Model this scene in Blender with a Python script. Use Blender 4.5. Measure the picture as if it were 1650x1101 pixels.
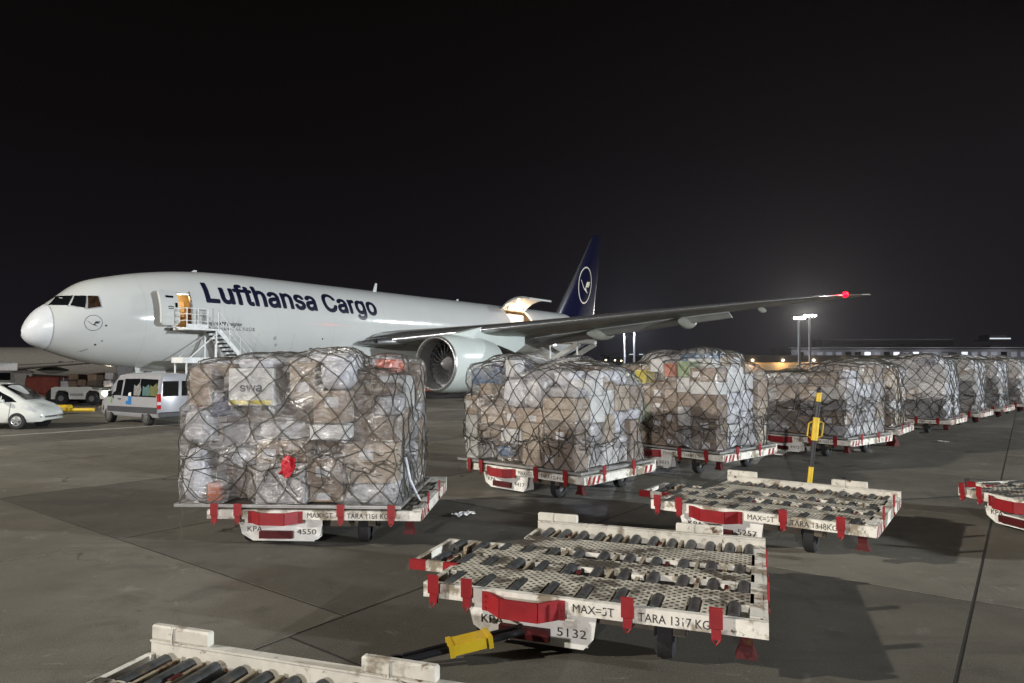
import bpy, bmesh, math, random
import numpy as np
from mathutils import Vector, Matrix

for o in list(bpy.data.objects): bpy.data.objects.remove(o)
scene = bpy.context.scene
COL = scene.collection
R = math.radians
rng = random.Random(7)

# ------------------------------------------------------------------ camera
cam_d = bpy.data.cameras.new('camera'); cam = bpy.data.objects.new('camera', cam_d); COL.objects.link(cam)
cam_d.sensor_width = 36.0; cam_d.lens = 36.0*1100/1650
cam_d.clip_start = .1; cam_d.clip_end = 4000
cam.location = (0, 0, 2.5)
cam.rotation_euler = (R(90)+math.atan(37.5/1100), 0, 0)
scene.camera = cam

# ------------------------------------------------------------------ world: overcast night sky lit from below by the airport
world = bpy.data.worlds.new('World'); scene.world = world; world.use_nodes = True
wn = world.node_tree; wn.nodes.clear()
def wnode(t): return wn.nodes.new(t)
w_out = wnode('ShaderNodeOutputWorld'); w_bg = wnode('ShaderNodeBackground'); w_bg2 = wnode('ShaderNodeBackground'); w_add = wnode('ShaderNodeAddShader')
sky = wnode('ShaderNodeTexSky'); sky.sky_type = 'NISHITA'; sky.sun_disc = False
sky.sun_elevation = R(-8); sky.sun_rotation = R(110)
wn.links.new(sky.outputs[0], w_bg.inputs[0]); w_bg.inputs[1].default_value = .05
tc = wnode('ShaderNodeTexCoord'); sp = wnode('ShaderNodeSeparateXYZ'); rp = wnode('ShaderNodeValToRGB')
wn.links.new(tc.outputs['Generated'], sp.inputs[0]); wn.links.new(sp.outputs[2], rp.inputs[0])
rp.color_ramp.elements[0].position = 0.0; rp.color_ramp.elements[0].color = (.0098, .0088, .0118, 1)
rp.color_ramp.elements[1].position = .50; rp.color_ramp.elements[1].color = (.0018, .0010, .0010, 1)
e_ = rp.color_ramp.elements.new(.16); e_.color = (.0056, .0045, .0060, 1)
e_ = rp.color_ramp.elements.new(.30); e_.color = (.0032, .0022, .0026, 1)
wn.links.new(rp.outputs[0], w_bg2.inputs[0]); w_bg2.inputs[1].default_value = 1.0
wn.links.new(w_bg.outputs[0], w_add.inputs[0]); wn.links.new(w_bg2.outputs[0], w_add.inputs[1]); wn.links.new(w_add.outputs[0], w_out.inputs[0])

# ------------------------------------------------------------------ floodlights of the apron (high masts left, right and behind)
def spot(name, loc, aim, E, dist, size, angle, blend, col):
    l = bpy.data.lights.new(name, 'SPOT'); o = bpy.data.objects.new(name, l); COL.objects.link(o)
    o.location = loc
    o.rotation_euler = (Vector(aim)-Vector(loc)).to_track_quat('-Z', 'Y').to_euler()
    l.energy = E*4*math.pi*math.pi*dist*dist; l.shadow_soft_size = size; l.spot_size = R(angle); l.spot_blend = blend; l.color = col
    return o
KEY = spot('mast_floodlight', (-74, -7, 35), (6, 10.5, 0), 1.0, 84, .8, 62, .5, (1.0, .93, .82))
SIDE = spot('mast_floodlight', (80, -16, 17), (6, 27, 1), 1.3, 82, 1.3, 56, .4, (.90, .96, 1.0))
AFT = spot('mast_floodlight', (74, 70, 32), (-30, 59, 0), .22, 95, .5, 53, .35, (.94, .98, 1.0))
REAR = spot('mast_floodlight', (-22, -75, 19), (-2, 14, 1), .50, 90, .5, 80, .6, (1.0, .95, .93))
BACK = spot('mast_floodlight', (86.6, 200.6, 17.2), (2, 8, 0), .22, 200, 1.0, 70, .5, (1.0, .95, .88))

scene.view_settings.view_transform = 'Standard'; scene.view_settings.look = 'None'
scene.view_settings.exposure = 0; scene.view_settings.gamma = 1; scene.view_settings.use_curve_mapping = False
scene.render.engine = 'CYCLES'
scene.cycles.max_bounces = 6; scene.cycles.transparent_max_bounces = 12; scene.cycles.diffuse_bounces = 2; scene.cycles.glossy_bounces = 3
scene.cycles.use_denoising = True
scene.cycles.sample_clamp_indirect = 4

# ------------------------------------------------------------------ materials
MATS = {}
def mat(name, col, rough=.5, metal=0., var=.12, scale=4., bump=0., bscale=40., wear=None, wt=.62, wscale=6., coat=0., spec=.5, emit=None, es=1., holes=None, pos='Object', rnd=.0, wear2=None, wt2=.62, wscale2=1.5):
    m = bpy.data.materials.new(name); m.use_nodes = True; MATS[name] = m
    n = m.node_tree.nodes; L = m.node_tree.links; b = n['Principled BSDF']
    b.inputs['Roughness'].default_value = rough; b.inputs['Metallic'].default_value = metal
    b.inputs['Specular IOR Level'].default_value = spec; b.inputs['Coat Weight'].default_value = coat
    if emit:
        b.inputs['Base Color'].default_value = (*col, 1)
        b.inputs['Emission Color'].default_value = (*emit, 1); b.inputs['Emission Strength'].default_value = es; return m
    t = n.new('ShaderNodeTexCoord'); inf = n.new('ShaderNodeObjectInfo')
    if pos == 'World':
        g = n.new('ShaderNodeNewGeometry'); vec = g.outputs['Position']
    else:
        a = n.new('ShaderNodeVectorMath'); a.operation = 'MULTIPLY_ADD'
        cx = n.new('ShaderNodeCombineXYZ'); L.new(inf.outputs['Random'], cx.inputs[0]); L.new(inf.outputs['Random'], cx.inputs[2])
        L.new(cx.outputs[0], a.inputs[0]); a.inputs[1].default_value = (37, 11, 53); L.new(t.outputs['Object'], a.inputs[2]); vec = a.outputs[0]
    def noise(sc, det=5, ro=.6):
        x = n.new('ShaderNodeTexNoise'); x.inputs['Scale'].default_value = sc; x.inputs['Detail'].default_value = det; x.inputs['Roughness'].default_value = ro
        L.new(vec, x.inputs['Vector']); return x.outputs[0]
    def mix(f, A, B):
        x = n.new('ShaderNodeMix'); x.data_type = 'RGBA'
        for v, i in ((f, 0), (A, 6), (B, 7)):
            if hasattr(v, 'is_linked') or hasattr(v, 'links'): L.new(v, x.inputs[i])
            elif i == 0: x.inputs[0].default_value = v
            else: x.inputs[i].default_value = (*v, 1)
        return x.outputs[2]
    def ramp(src, a0, a1):
        x = n.new('ShaderNodeMapRange'); x.inputs[1].default_value = a0; x.inputs[2].default_value = a1; L.new(src, x.inputs[0]); x.interpolation_type = 'SMOOTHSTEP'; return x.outputs[0]
    c = mix(ramp(noise(scale), .3, .7), tuple(k*(1-var) for k in col), tuple(min(1, k*(1+var)) for k in col))
    if rnd:
        h = n.new('ShaderNodeHueSaturation'); L.new(c, h.inputs['Color'])
        r_ = n.new('ShaderNodeMapRange'); r_.inputs[3].default_value = 1-rnd; r_.inputs[4].default_value = 1+rnd; L.new(inf.outputs['Random'], r_.inputs[0]); L.new(r_.outputs[0], h.inputs['Value']); c = h.outputs[0]
    if wear2: c = mix(ramp(noise(wscale2, 7, .65), wt2-.05, wt2+.07), c, wear2)
    if wear: c = mix(ramp(noise(wscale, 8, .72), wt-.02, wt+.05), c, wear)
    if holes:
        mp = n.new('ShaderNodeMapping'); mp.inputs['Scale'].default_value = (holes, holes, holes); L.new(t.outputs['Object'], mp.inputs[0])
        s_ = n.new('ShaderNodeSeparateXYZ'); L.new(mp.outputs[0], s_.inputs[0])
        def mth(op, A, B=None):
            x = n.new('ShaderNodeMath'); x.operation = op
            L.new(A, x.inputs[0])
            if B is not None:
                if isinstance(B, float): x.inputs[1].default_value = B
                else: L.new(B, x.inputs[1])
            return x.outputs[0]
        pr = mth('MULTIPLY', mth('SINE', s_.outputs[0]), mth('SINE', s_.outputs[1]))
        c = mix(ramp(pr, .30, .5), c, (.02, .017, .014))
    L.new(c, b.inputs['Base Color'])
    if bump:
        bp = n.new('ShaderNodeBump'); bp.inputs['Strength'].default_value = bump; bp.inputs['Distance'].default_value = .02; L.new(noise(bscale), bp.inputs['Height']); L.new(bp.outputs[0], b.inputs['Normal'])
    rr = n.new('ShaderNodeMapRange'); rr.inputs[3].default_value = max(0, rough-.1); rr.inputs[4].default_value = min(1, rough+.12); L.new(noise(scale*2.3), rr.inputs[0]); L.new(rr.outputs[0], b.inputs['Roughness'])
    return m

RUST = (.095, .042, .018)
mat('aircraft_white', (.56, .58, .57), .12, var=.02, scale=.5, spec=.5, wear2=(.58, .60, .58), wscale2=.35, wt2=.6)
mat('radome_white', (.66, .69, .72), .25, var=.02)
mat('navy', (.006, .007, .03), .16, var=.1)
mat('letter_navy', (.008, .008, .028), .35, var=.05)
mat('letter_black', (.012, .012, .013), .5, var=.1, )
mat('cream', (.86, .80, .66), .4, var=.02)
mat('window_glass', (.006, .007, .008), .05, spec=.8)
mat('window_brown', (.03, .018, .010), .08, spec=.8, var=.5)
mat('frame_grey', (.32, .33, .33), .4)
mat('seam_grey', (.34, .35, .35), .5)
mat('joint_pale', (.42, .44, .44), .5)
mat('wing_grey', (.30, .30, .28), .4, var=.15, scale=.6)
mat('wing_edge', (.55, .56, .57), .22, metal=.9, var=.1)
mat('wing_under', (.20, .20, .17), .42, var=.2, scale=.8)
mat('nacelle', (.62, .68, .65), .22, var=.03, scale=.6)
mat('lip_metal', (.55, .56, .56), .28, metal=.85, var=.1)
mat('inlet_grey', (.22, .22, .215), .45)
mat('fan_dark', (.012, .012, .013), .5)
mat('fan_blade', (.20, .20, .21), .25, metal=.6)
mat('spinner', (.26, .26, .265), .35)
mat('interior_cream', (.72, .58, .40), .6)
mat('interior_amber', (.52, .40, .22), .5)
mat('interior_brown', (.20, .10, .05), .6, var=.4)
mat('tyre', (.014, .014, .015), .8, bump=.3, rnd=.2)
mat('rim_grey', (.20, .20, .20), .4, metal=.4)
mat('alloy', (.55, .56, .57), .3, metal=.8)
mat('steel', (.32, .32, .31), .35, metal=.8, wear=RUST, wt=.66)
mat('dark_steel', (.05, .048, .045), .45, metal=.5, wear=(.09, .06, .04), wt=.6)
mat('stair_white', (.72, .74, .74), .4, wear2=(.5, .48, .45), wt2=.62)
mat('step_dark', (.05, .055, .05), .7)
mat('dolly_white', (.74, .72, .65), .45, var=.12, scale=5, wear=RUST, wt=.61, wscale=7, wear2=(.26, .22, .16), wt2=.535, wscale2=3.2, bump=.15)
mat('dolly_plate', (.52, .49, .41), .55, var=.25, scale=6, wear=RUST, wt=.64, wscale=5, wear2=(.085, .072, .055), wt2=.53, wscale2=2.4, holes=72., bump=.2)
mat('dolly_skirt', (.74, .73, .69), .45, var=.08, scale=4, wear=(.10, .07, .05), wt=.66, wscale=5, wear2=(.50, .46, .40), wt2=.6, wscale2=3)
mat('rail_white', (.62, .60, .53), .45, var=.12, scale=5, wear=RUST, wt=.60, wscale=4.5, wear2=(.25, .21, .16), wt2=.6, wscale2=3)
mat('dolly_under', (.09, .075, .055), .7, var=.4)
mat('roller', (.055, .057, .057), .45, metal=.1, spec=.35, var=.35, scale=9, wear=(.11, .08, .05), wt=.6, bump=.12)
mat('divider', (.36, .31, .22), .6, var=.3, wear=RUST, wt=.55)
mat('red_paint', (.25, .010, .014), .42, var=.15, wear=(.09, .03, .02), wt=.66, wscale=9, bump=.1)
mat('red_dark', (.065, .006, .007), .6, spec=.25, var=.2, wear=RUST, wt=.6)
mat('yellow_paint', (.62, .42, .015), .45, var=.12, wear=(.05, .04, .02), wt=.64, wscale=10)
mat('black_paint', (.013, .013, .015), .4, var=.2)
mat('pallet_metal', (.55, .55, .54), .32, metal=.75, var=.15)
mat('cord', (.030, .028, .020), .75, var=.3, rnd=.2)
mat('cord_pale', (.055, .05, .036), .7, var=.3)
mat('cardboard', (.33, .24, .165), .75, var=.12, scale=2.5, rnd=.25, bump=.1)
mat('cardboard_dark', (.20, .14, .095), .8, var=.15, scale=3, rnd=.25)
mat('cardboard_light', (.46, .37, .27), .75, var=.12, scale=2.5, rnd=.2)
mat('carton_white', (.74, .74, .72), .6, var=.08, rnd=.12)
mat('carton_grey', (.33, .32, .31), .6, var=.15, rnd=.2)
mat('carton_red', (.40, .055, .035), .6, var=.2)
mat('carton_orange', (.55, .13, .035), .5, var=.15)
mat('carton_green', (.25, .36, .16), .6, var=.15)
mat('bag_blue', (.06, .15, .28), .3, var=.35, bump=.5, bscale=9)
mat('bag_navy', (.016, .024, .10), .25, var=.35, bump=.5, bscale=8)
mat('bag_white', (.74, .75, .80), .35, var=.15, bump=.5, bscale=7)
mat('bag_clear', (.46, .45, .46), .22, var=.25, bump=.6, bscale=9, rnd=.15)
mat('bag_orange', (.62, .10, .03), .4, var=.2, bump=.3, bscale=9)
mat('tape', (.30, .22, .13), .25, var=.05)
mat('paper_white', (.75, .74, .74), .7)
mat('label_yellow', (.72, .60, .03), .5)
mat('tag_red', (.45, .015, .025), .5, bump=.3, bscale=14)
mat('joint_dark', (.030, .028, .024), .8, pos='World')
mat('van_silver', (.33, .335, .36), .3, metal=.1, coat=.4, var=.02)
mat('van_grey', (.045, .045, .052), .5)
mat('car_white', (.66, .68, .64), .22, coat=.6, var=.02)
mat('tail_red', (.40, .01, .012), .2)
mat('lamp_clear', (.55, .56, .58), .1, spec=.8)
mat('blue_logo', (.02, .16, .42), .4)
mat('cab_green', (.12, .33, .06), .4)
mat('cloth_teal', (.05, .11, .11), .8); mat('cloth_olive', (.09, .10, .03), .8); mat('cloth_grey', (.17, .17, .17), .8, var=.4, scale=9)
mat('truck_red', (.20, .045, .03), .5, var=.2, wear2=(.22, .06, .05), wt2=.55)
mat('hi_vis', (.55, .65, .03), .6); mat('cloth_dark', (.014, .015, .022), .8); mat('skin', (.36, .2, .14), .6); mat('hair', (.02, .015, .01), .8)
mat('jet_cream', (.66, .62, .53), .35, var=.06)
mat('building_dark', (.16, .15, .155), .8, var=.2, scale=.1)
mat('building_mid', (.26, .25, .25), .8, var=.2, scale=.1)
mat('facade_beige', (.40, .30, .20), .8, var=.2, scale=.08)
mat('mast_grey', (.34, .34, .34), .45, metal=.3)
mat('loader_orange', (.36, .15, .055), .5, var=.15); mat('loader_white', (.60, .60, .56), .45, wear=RUST, wt=.66)
mat('rubber_orange', (.50, .10, .03), .5)
mat('lamp_white', (.9, .9, .9), emit=(1, .98, .86), es=60)
mat('lamp_cool', (.9, .9, .9), emit=(.9, .94, 1), es=24)
mat('lamp_warm', (.9, .9, .9), emit=(1, .78, .42), es=16)
mat('window_lit', (.9, .9, .9), emit=(.85, .92, 1), es=.9)
mat('window_dim', (.1, .1, .1), emit=(.8, .85, 1), es=.16)
mat('strip_warm', (.9, .9, .9), emit=(1, .74, .42), es=1.0)
mat('beacon_red', (.5, .0, .0), emit=(1, .0, .004), es=26)
mat('headlight', (.9, .9, .9), emit=(1, .85, .62), es=22)
mat('hi_vis_lamp', (.5, .6, .05), .5)
mat('teal_reflection', (.004, .06, .055), .15, spec=.8, var=.4)  # colour of a green reflection at the fin's foot, unused

def concrete(name):
    m = bpy.data.materials.new(name); m.use_nodes = True; MATS[name] = m
    n = m.node_tree.nodes; L = m.node_tree.links; b = n['Principled BSDF']
    b.inputs['Specular IOR Level'].default_value = .22
    g = n.new('ShaderNodeNewGeometry'); inf = n.new('ShaderNodeObjectInfo')
    def noise(sc, det=6, ro=.6, vec=None, dist=0.):
        x = n.new('ShaderNodeTexNoise'); x.inputs['Scale'].default_value = sc; x.inputs['Detail'].default_value = det; x.inputs['Roughness'].default_value = ro; x.inputs['Distortion'].default_value = dist
        L.new(vec or g.outputs['Position'], x.inputs['Vector']); return x.outputs[0]
    def mr(src, a, b_, c=0., d=1.):
        x = n.new('ShaderNodeMapRange'); x.interpolation_type = 'SMOOTHSTEP'
        for i, v in enumerate((a, b_, c, d)): x.inputs[i+1].default_value = v
        L.new(src, x.inputs[0]); return x.outputs[0]
    def mix(f, A, B):
        x = n.new('ShaderNodeMix'); x.data_type = 'RGBA'; L.new(f, x.inputs[0])
        for v, i in ((A, 6), (B, 7)):
            if isinstance(v, tuple): x.inputs[i].default_value = (*v, 1)
            else: L.new(v, x.inputs[i])
        return x.outputs[2]
    mp = n.new('ShaderNodeMapping'); mp.inputs['Rotation'].default_value = (0, 0, R(-35)); mp.inputs['Scale'].default_value = (.25, 2.2, 1); L.new(g.outputs['Position'], mp.inputs[0])
    c = mix(mr(noise(.35, 5, .6), .35, .68), (.086, .078, .058), (.174, .160, .126))
    c = mix(mr(noise(1.7, 8, .7, dist=.6), .50, .66), c, (.074, .067, .052))
    c = mix(mr(noise(.55, 6, .62, mp.outputs[0], .8), .53, .68), c, (.080, .072, .056))
    c = mix(mr(noise(1.1, 6, .6, dist=1.2), .62, .70), c, (.245, .235, .205))
    c = mix(mr(noise(7.5, 6, .66), .63, .68), c, (.042, .037, .030))
    c = mix(mr(noise(26, 3, .6), .67, .73), c, (.045, .041, .035))
    mp2 = n.new('ShaderNodeMapping'); mp2.inputs['Rotation'].default_value = (0, 0, R(20)); mp2.inputs['Scale'].default_value = (.07, 1.5, 1); L.new(g.outputs['Position'], mp2.inputs[0])
    c = mix(mr(noise(1.0, 3, .5, mp2.outputs[0], .3), .62, .68), c, (.075, .070, .058))
    c = mix(mr(noise(2.6, 7, .72, dist=1.5), .60, .66), c, (.235, .225, .19))
    c = mix(mr(noise(120, 2, .5), .35, .65), c, mix(mr(noise(60, 2, .5), .3, .7), (.12, .115, .10), (.21, .20, .175)))
    vo = n.new('ShaderNodeTexVoronoi'); vo.feature = 'DISTANCE_TO_EDGE'; vo.inputs['Scale'].default_value = .16
    wv = n.new('ShaderNodeTexNoise'); wv.inputs['Scale'].default_value = 1.1; wv.inputs['Detail'].default_value = 6; L.new(g.outputs['Position'], wv.inputs['Vector'])
    av = n.new('ShaderNodeVectorMath'); av.operation = 'MULTIPLY_ADD'; av.inputs[1].default_value = (1.6, 1.6, 0); L.new(wv.outputs[1], av.inputs[0]); L.new(g.outputs['Position'], av.inputs[2]); L.new(av.outputs[0], vo.inputs['Vector'])
    cr = n.new('ShaderNodeMath'); cr.operation = 'MULTIPLY'; L.new(mr(vo.outputs[0], .0035, .0012), cr.inputs[0]); L.new(mr(noise(.22, 2), .50, .56), cr.inputs[1])
    c = mix(cr.outputs[0], c, (.045, .040, .032))
    h = n.new('ShaderNodeHueSaturation'); L.new(c, h.inputs['Color']); L.new(mr(inf.outputs['Random'], 0, 1, .74, 1.2), h.inputs['Value'])
    L.new(h.outputs[0], b.inputs['Base Color'])
    L.new(mr(noise(1.3, 6), .3, .7, .52, .86), b.inputs['Roughness'])
    bp = n.new('ShaderNodeBump'); bp.inputs['Strength'].default_value = .35; bp.inputs['Distance'].default_value = .006; L.new(noise(55, 5, .7), bp.inputs['Height']); L.new(bp.outputs[0], b.inputs['Normal'])
    return m
concrete('concrete')

def film(name, dens, tint=(.80, .79, .80), sc=1., rough=.26, gloss=.26, foldk=.30):
    """clear stretch film: mostly see-through, milky where it folds, hard glints on the creases"""
    m = bpy.data.materials.new(name); m.use_nodes = True; MATS[name] = m
    n = m.node_tree.nodes; L = m.node_tree.links; b = n['Principled BSDF']; out = n['Material Output']
    uv = n.new('ShaderNodeUVMap'); inf = n.new('ShaderNodeObjectInfo')
    a = n.new('ShaderNodeVectorMath'); a.operation = 'ADD'; cx = n.new('ShaderNodeCombineXYZ'); 
    mm = n.new('ShaderNodeMath'); mm.operation = 'MULTIPLY'; mm.inputs[1].default_value = 91; L.new(inf.outputs['Random'], mm.inputs[0]); L.new(mm.outputs[0], cx.inputs[2])
    L.new(uv.outputs[0], a.inputs[0]); L.new(cx.outputs[0], a.inputs[1]); vec = a.outputs[0]
    def noise(sc, det, ro, v=None, dist=0.):
        x = n.new('ShaderNodeTexNoise'); x.inputs['Scale'].default_value = sc*(1 if v else 1); x.inputs['Detail'].default_value = det; x.inputs['Roughness'].default_value = ro; x.inputs['Distortion'].default_value = dist
        L.new(v or vec, x.inputs['Vector']); return x.outputs[0]
    def ridged(src):   # |2n-1| creases
        x = n.new('ShaderNodeMath'); x.operation = 'MULTIPLY_ADD'; x.inputs[1].default_value = 2; x.inputs[2].default_value = -1; L.new(src, x.inputs[0])
        y = n.new('ShaderNodeMath'); y.operation = 'ABSOLUTE'; L.new(x.outputs[0], y.inputs[0]); return y.outputs[0]
    def mr(src, a0, a1, c=0., d=1.):
        x = n.new('ShaderNodeMapRange'); x.interpolation_type = 'SMOOTHSTEP'
        for i, v in enumerate((a0, a1, c, d)): x.inputs[i+1].default_value = v
        L.new(src, x.inputs[0]); return x.outputs[0]
    def m2(op, A, B):
        x = n.new('ShaderNodeMath'); x.operation = op
        for i, v in enumerate((A, B)):
            if isinstance(v, (int, float)): x.inputs[i].default_value = v
            else: L.new(v, x.inputs[i])
        return x.outputs[0]
    def stretched(rot, sx, sy):
        w = n.new('ShaderNodeTexNoise'); w.inputs['Scale'].default_value = .9; w.inputs['Detail'].default_value = 1; L.new(vec, w.inputs['Vector'])
        ad = n.new('ShaderNodeVectorMath'); ad.operation = 'MULTIPLY_ADD'; ad.inputs[1].default_value = (.9, .9, .9); L.new(w.outputs[1], ad.inputs[0]); L.new(vec, ad.inputs[2])
        mp = n.new('ShaderNodeMapping'); mp.inputs['Rotation'].default_value = (0, 0, R(rot)); mp.inputs['Scale'].default_value = (sx*sc, sy*sc, 1); L.new(ad.outputs[0], mp.inputs[0]); return mp.outputs[0]
    c1 = ridged(noise(1, 3, .55, stretched(38, 1.6, 13)))
    c2 = ridged(noise(1, 3, .55, stretched(-52, 1.8, 11)))
    c3 = ridged(noise(5*sc, 4, .6, None, 1.2))
    c4 = ridged(noise(1, 2, .5, stretched(8, 2.2, 26)))
    c5 = ridged(noise(14*sc, 3, .6, None, .8))
    hgt = m2('ADD', m2('ADD', m2('MULTIPLY', c3, .9), m2('MULTIPLY', c5, .22)), m2('ADD', m2('ADD', c1, c2), m2('MULTIPLY', c4, .55)))
    bp = n.new('ShaderNodeBump'); bp.inputs['Strength'].default_value = .9; bp.inputs['Distance'].default_value = .075; L.new(hgt, bp.inputs['Height']); L.new(bp.outputs[0], b.inputs['Normal'])
    fold = m2('MAXIMUM', mr(c1, .07, .0), m2('MAXIMUM', m2('MAXIMUM', mr(c2, .06, .0), mr(c3, .05, .0)), mr(c4, .05, .0)))
    patch = mr(noise(1.5*sc, 4, .6), .40, .70, -.10, .18)
    al = m2('ADD', m2('MULTIPLY', fold, foldk), m2('ADD', patch, dens)); al2 = n.new('ShaderNodeClamp'); al2.inputs[2].default_value = .97; al2.inputs[1].default_value = .05; L.new(al, al2.inputs[0])
    b.inputs['Base Color'].default_value = (*tint, 1); b.inputs['Roughness'].default_value = rough; b.inputs['Specular IOR Level'].default_value = .8
    tr = n.new('ShaderNodeBsdfTransparent'); tr.inputs[0].default_value = (.97, .97, .98, 1)
    gl = n.new('ShaderNodeBsdfGlossy'); gl.inputs['Roughness'].default_value = .25; L.new(bp.outputs[0], gl.inputs['Normal'])
    mx = n.new('ShaderNodeMixShader'); L.new(al2.outputs[0], mx.inputs[0]); L.new(tr.outputs[0], mx.inputs[1]); L.new(b.outputs[0], mx.inputs[2])
    m3 = n.new('ShaderNodeMixShader'); m3.inputs[0].default_value = gloss; L.new(mx.outputs[0], m3.inputs[1]); L.new(gl.outputs[0], m3.inputs[2]); L.new(m3.outputs[0], out.inputs[0])
    return m
film('film_clear', -.03)
film('film_milky', .06)
film('film_silver', .27, (.76, .78, .82))

# ------------------------------------------------------------------ mesh helpers
class MB:
    def __init__(s): s.v = []; s.f = []; s.mi = []; s.cur = 0
    def add(s, vs, fs):
        o = len(s.v); s.v += [tuple(map(float, v)) for v in vs]; s.f += [tuple(i+o for i in f) for f in fs]; s.mi += [s.cur]*len(fs); return s
    def box(s, c, d, rz=0., rx=0., ry=0.):
        m = Matrix.Rotation(rz, 3, 'Z') @ Matrix.Rotation(ry, 3, 'Y') @ Matrix.Rotation(rx, 3, 'X') if (rz or rx or ry) else None
        vs = []
        for x in (-.5, .5):
            for y in (-.5, .5):
                for z in (-.5, .5):
                    p = Vector((x*d[0], y*d[1], z*d[2]))
                    if m: p = m @ p
                    vs.append((p.x+c[0], p.y+c[1], p.z+c[2]))
        return s.add(vs, [(0, 1, 3, 2), (4, 6, 7, 5), (0, 4, 5, 1), (2, 3, 7, 6), (0, 2, 6, 4), (1, 5, 7, 3)])
    def bevel_box(s, c, d, b=.02, m=None):
        hx, hy, hz = d[0]/2, d[1]/2, d[2]/2; b = min(b, hx*.45, hy*.45, hz*.45)
        vs = []; idx = {}
        for sx in (-1, 1):
            for sy in (-1, 1):
                for sz in (-1, 1):
                    for a in range(3):
                        p = [sx*(hx-b), sy*(hy-b), sz*(hz-b)]; p[a] += (sx, sy, sz)[a]*b
                        p = Vector(p)
                        if m: p = m @ p
                        idx[(sx, sy, sz, a)] = len(vs); vs.append((p.x+c[0], p.y+c[1], p.z+c[2]))
        fs = []
        def q(*k): fs.append(tuple(idx[i] for i in k))
        for g in (-1, 1):
            q((g, -1, -1, 0), (g, 1, -1, 0), (g, 1, 1, 0), (g, -1, 1, 0)); q((-1, g, -1, 1), (1, g, -1, 1), (1, g, 1, 1), (-1, g, 1, 1)); q((-1, -1, g, 2), (1, -1, g, 2), (1, 1, g, 2), (-1, 1, g, 2))
            for h in (-1, 1):
                q((g, h, -1, 0), (g, h, 1, 0), (g, h, 1, 1), (g, h, -1, 1)); q((g, -1, h, 0), (g, 1, h, 0), (g, 1, h, 2), (g, -1, h, 2)); q((-1, g, h, 1), (1, g, h, 1), (1, g, h, 2), (-1, g, h, 2))
                for k in (-1, 1): q((g, h, k, 0), (g, h, k, 1), (g, h, k, 2))
        return s.add(vs, fs)
    def prism(s, poly, lo, hi, axis='y'):
        n = len(poly); mk = {'y': lambda p, t: (p[0], t, p[1]), 'z': lambda p, t: (p[0], p[1], t), 'x': lambda p, t: (t, p[0], p[1])}[axis]
        return s.add([mk(p, lo) for p in poly]+[mk(p, hi) for p in poly], [tuple(range(n)), tuple(range(2*n-1, n-1, -1))]+[(i, i+n, (i+1) % n+n, (i+1) % n) for i in range(n)])  # added fill lights that lift the terminal out of the dark
    def tube(s, pts, r, n=6, cap=True, r2=None):
        P = [Vector(p) for p in pts]; k = len(P)
        if k < 2: return s
        vs = []; up = None
        for i in range(k):
            t = (P[min(i+1, k-1)]-P[max(i-1, 0)])
            t = t.normalized() if t.length > 1e-9 else Vector((0, 0, 1))
            if up is None: up = Vector((0, 0, 1)) if abs(t.z) < .9 else Vector((1, 0, 0))
            a = t.cross(up)
            if a.length < 1e-4: a = t.orthogonal()
            a.normalize(); b = a.cross(t); up = b
            rr = r if r2 is None else r+(r2-r)*i/(k-1)
            for j in range(n):
                q = P[i]+a*(rr*math.cos(2*math.pi*j/n))+b*(rr*math.sin(2*math.pi*j/n)); vs.append((q.x, q.y, q.z))
        fs = [(i*n+j, i*n+(j+1) % n, (i+1)*n+(j+1) % n, (i+1)*n+j) for i in range(k-1) for j in range(n)]
        if cap: fs += [tuple(range(n-1, -1, -1)), tuple(range((k-1)*n, k*n))]
        return s.add(vs, fs)
    def bar(s, p0, p1, w, h):
        p0, p1 = Vector(p0), Vector(p1); t = (p1-p0).normalized(); up = Vector((0, 0, 1)) if abs(t.z) < .95 else Vector((1, 0, 0))
        a = t.cross(up).normalized()*w/2; b = a.normalized().cross(t)*h/2
        vs = [p+u*a+v*b for p in (p0, p1) for u, v in ((-1, -1), (1, -1), (1, 1), (-1, 1))]
        return s.add([tuple(v) for v in vs], [(3, 2, 1, 0), (4, 5, 6, 7), (0, 1, 5, 4), (1, 2, 6, 5), (2, 3, 7, 6), (3, 0, 4, 7)])
    def lathe(s, prof, n=32, axis='x', c=(0, 0, 0), cap=False):
        vs = []
        for a, r in prof:
            for j in range(n):
                u, w = r*math.cos(2*math.pi*j/n), r*math.sin(2*math.pi*j/n)
                p = {'x': (a, u, w), 'y': (u, a, w), 'z': (u, w, a)}[axis]; vs.append((p[0]+c[0], p[1]+c[1], p[2]+c[2]))
        k = len(prof); fs = [(i*n+j, i*n+(j+1) % n, (i+1)*n+(j+1) % n, (i+1)*n+j) for i in range(k-1) for j in range(n)]
        if cap: fs += [tuple(range(n)), tuple(range((k-1)*n, k*n))]
        return s.add(vs, fs)
    def loft(s, rings, closed=True, cap=True):
        n = len(rings[0]); vs = [p for r in rings for p in r]; k = len(rings)
        fs = [(i*n+j, i*n+(j+1) % n, (i+1)*n+(j+1) % n, (i+1)*n+j) for i in range(k-1) for j in range(n if closed else n-1)]
        if cap: fs += [tuple(range(n)), tuple(range((k-1)*n, k*n))]
        return s.add(vs, fs)
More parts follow.
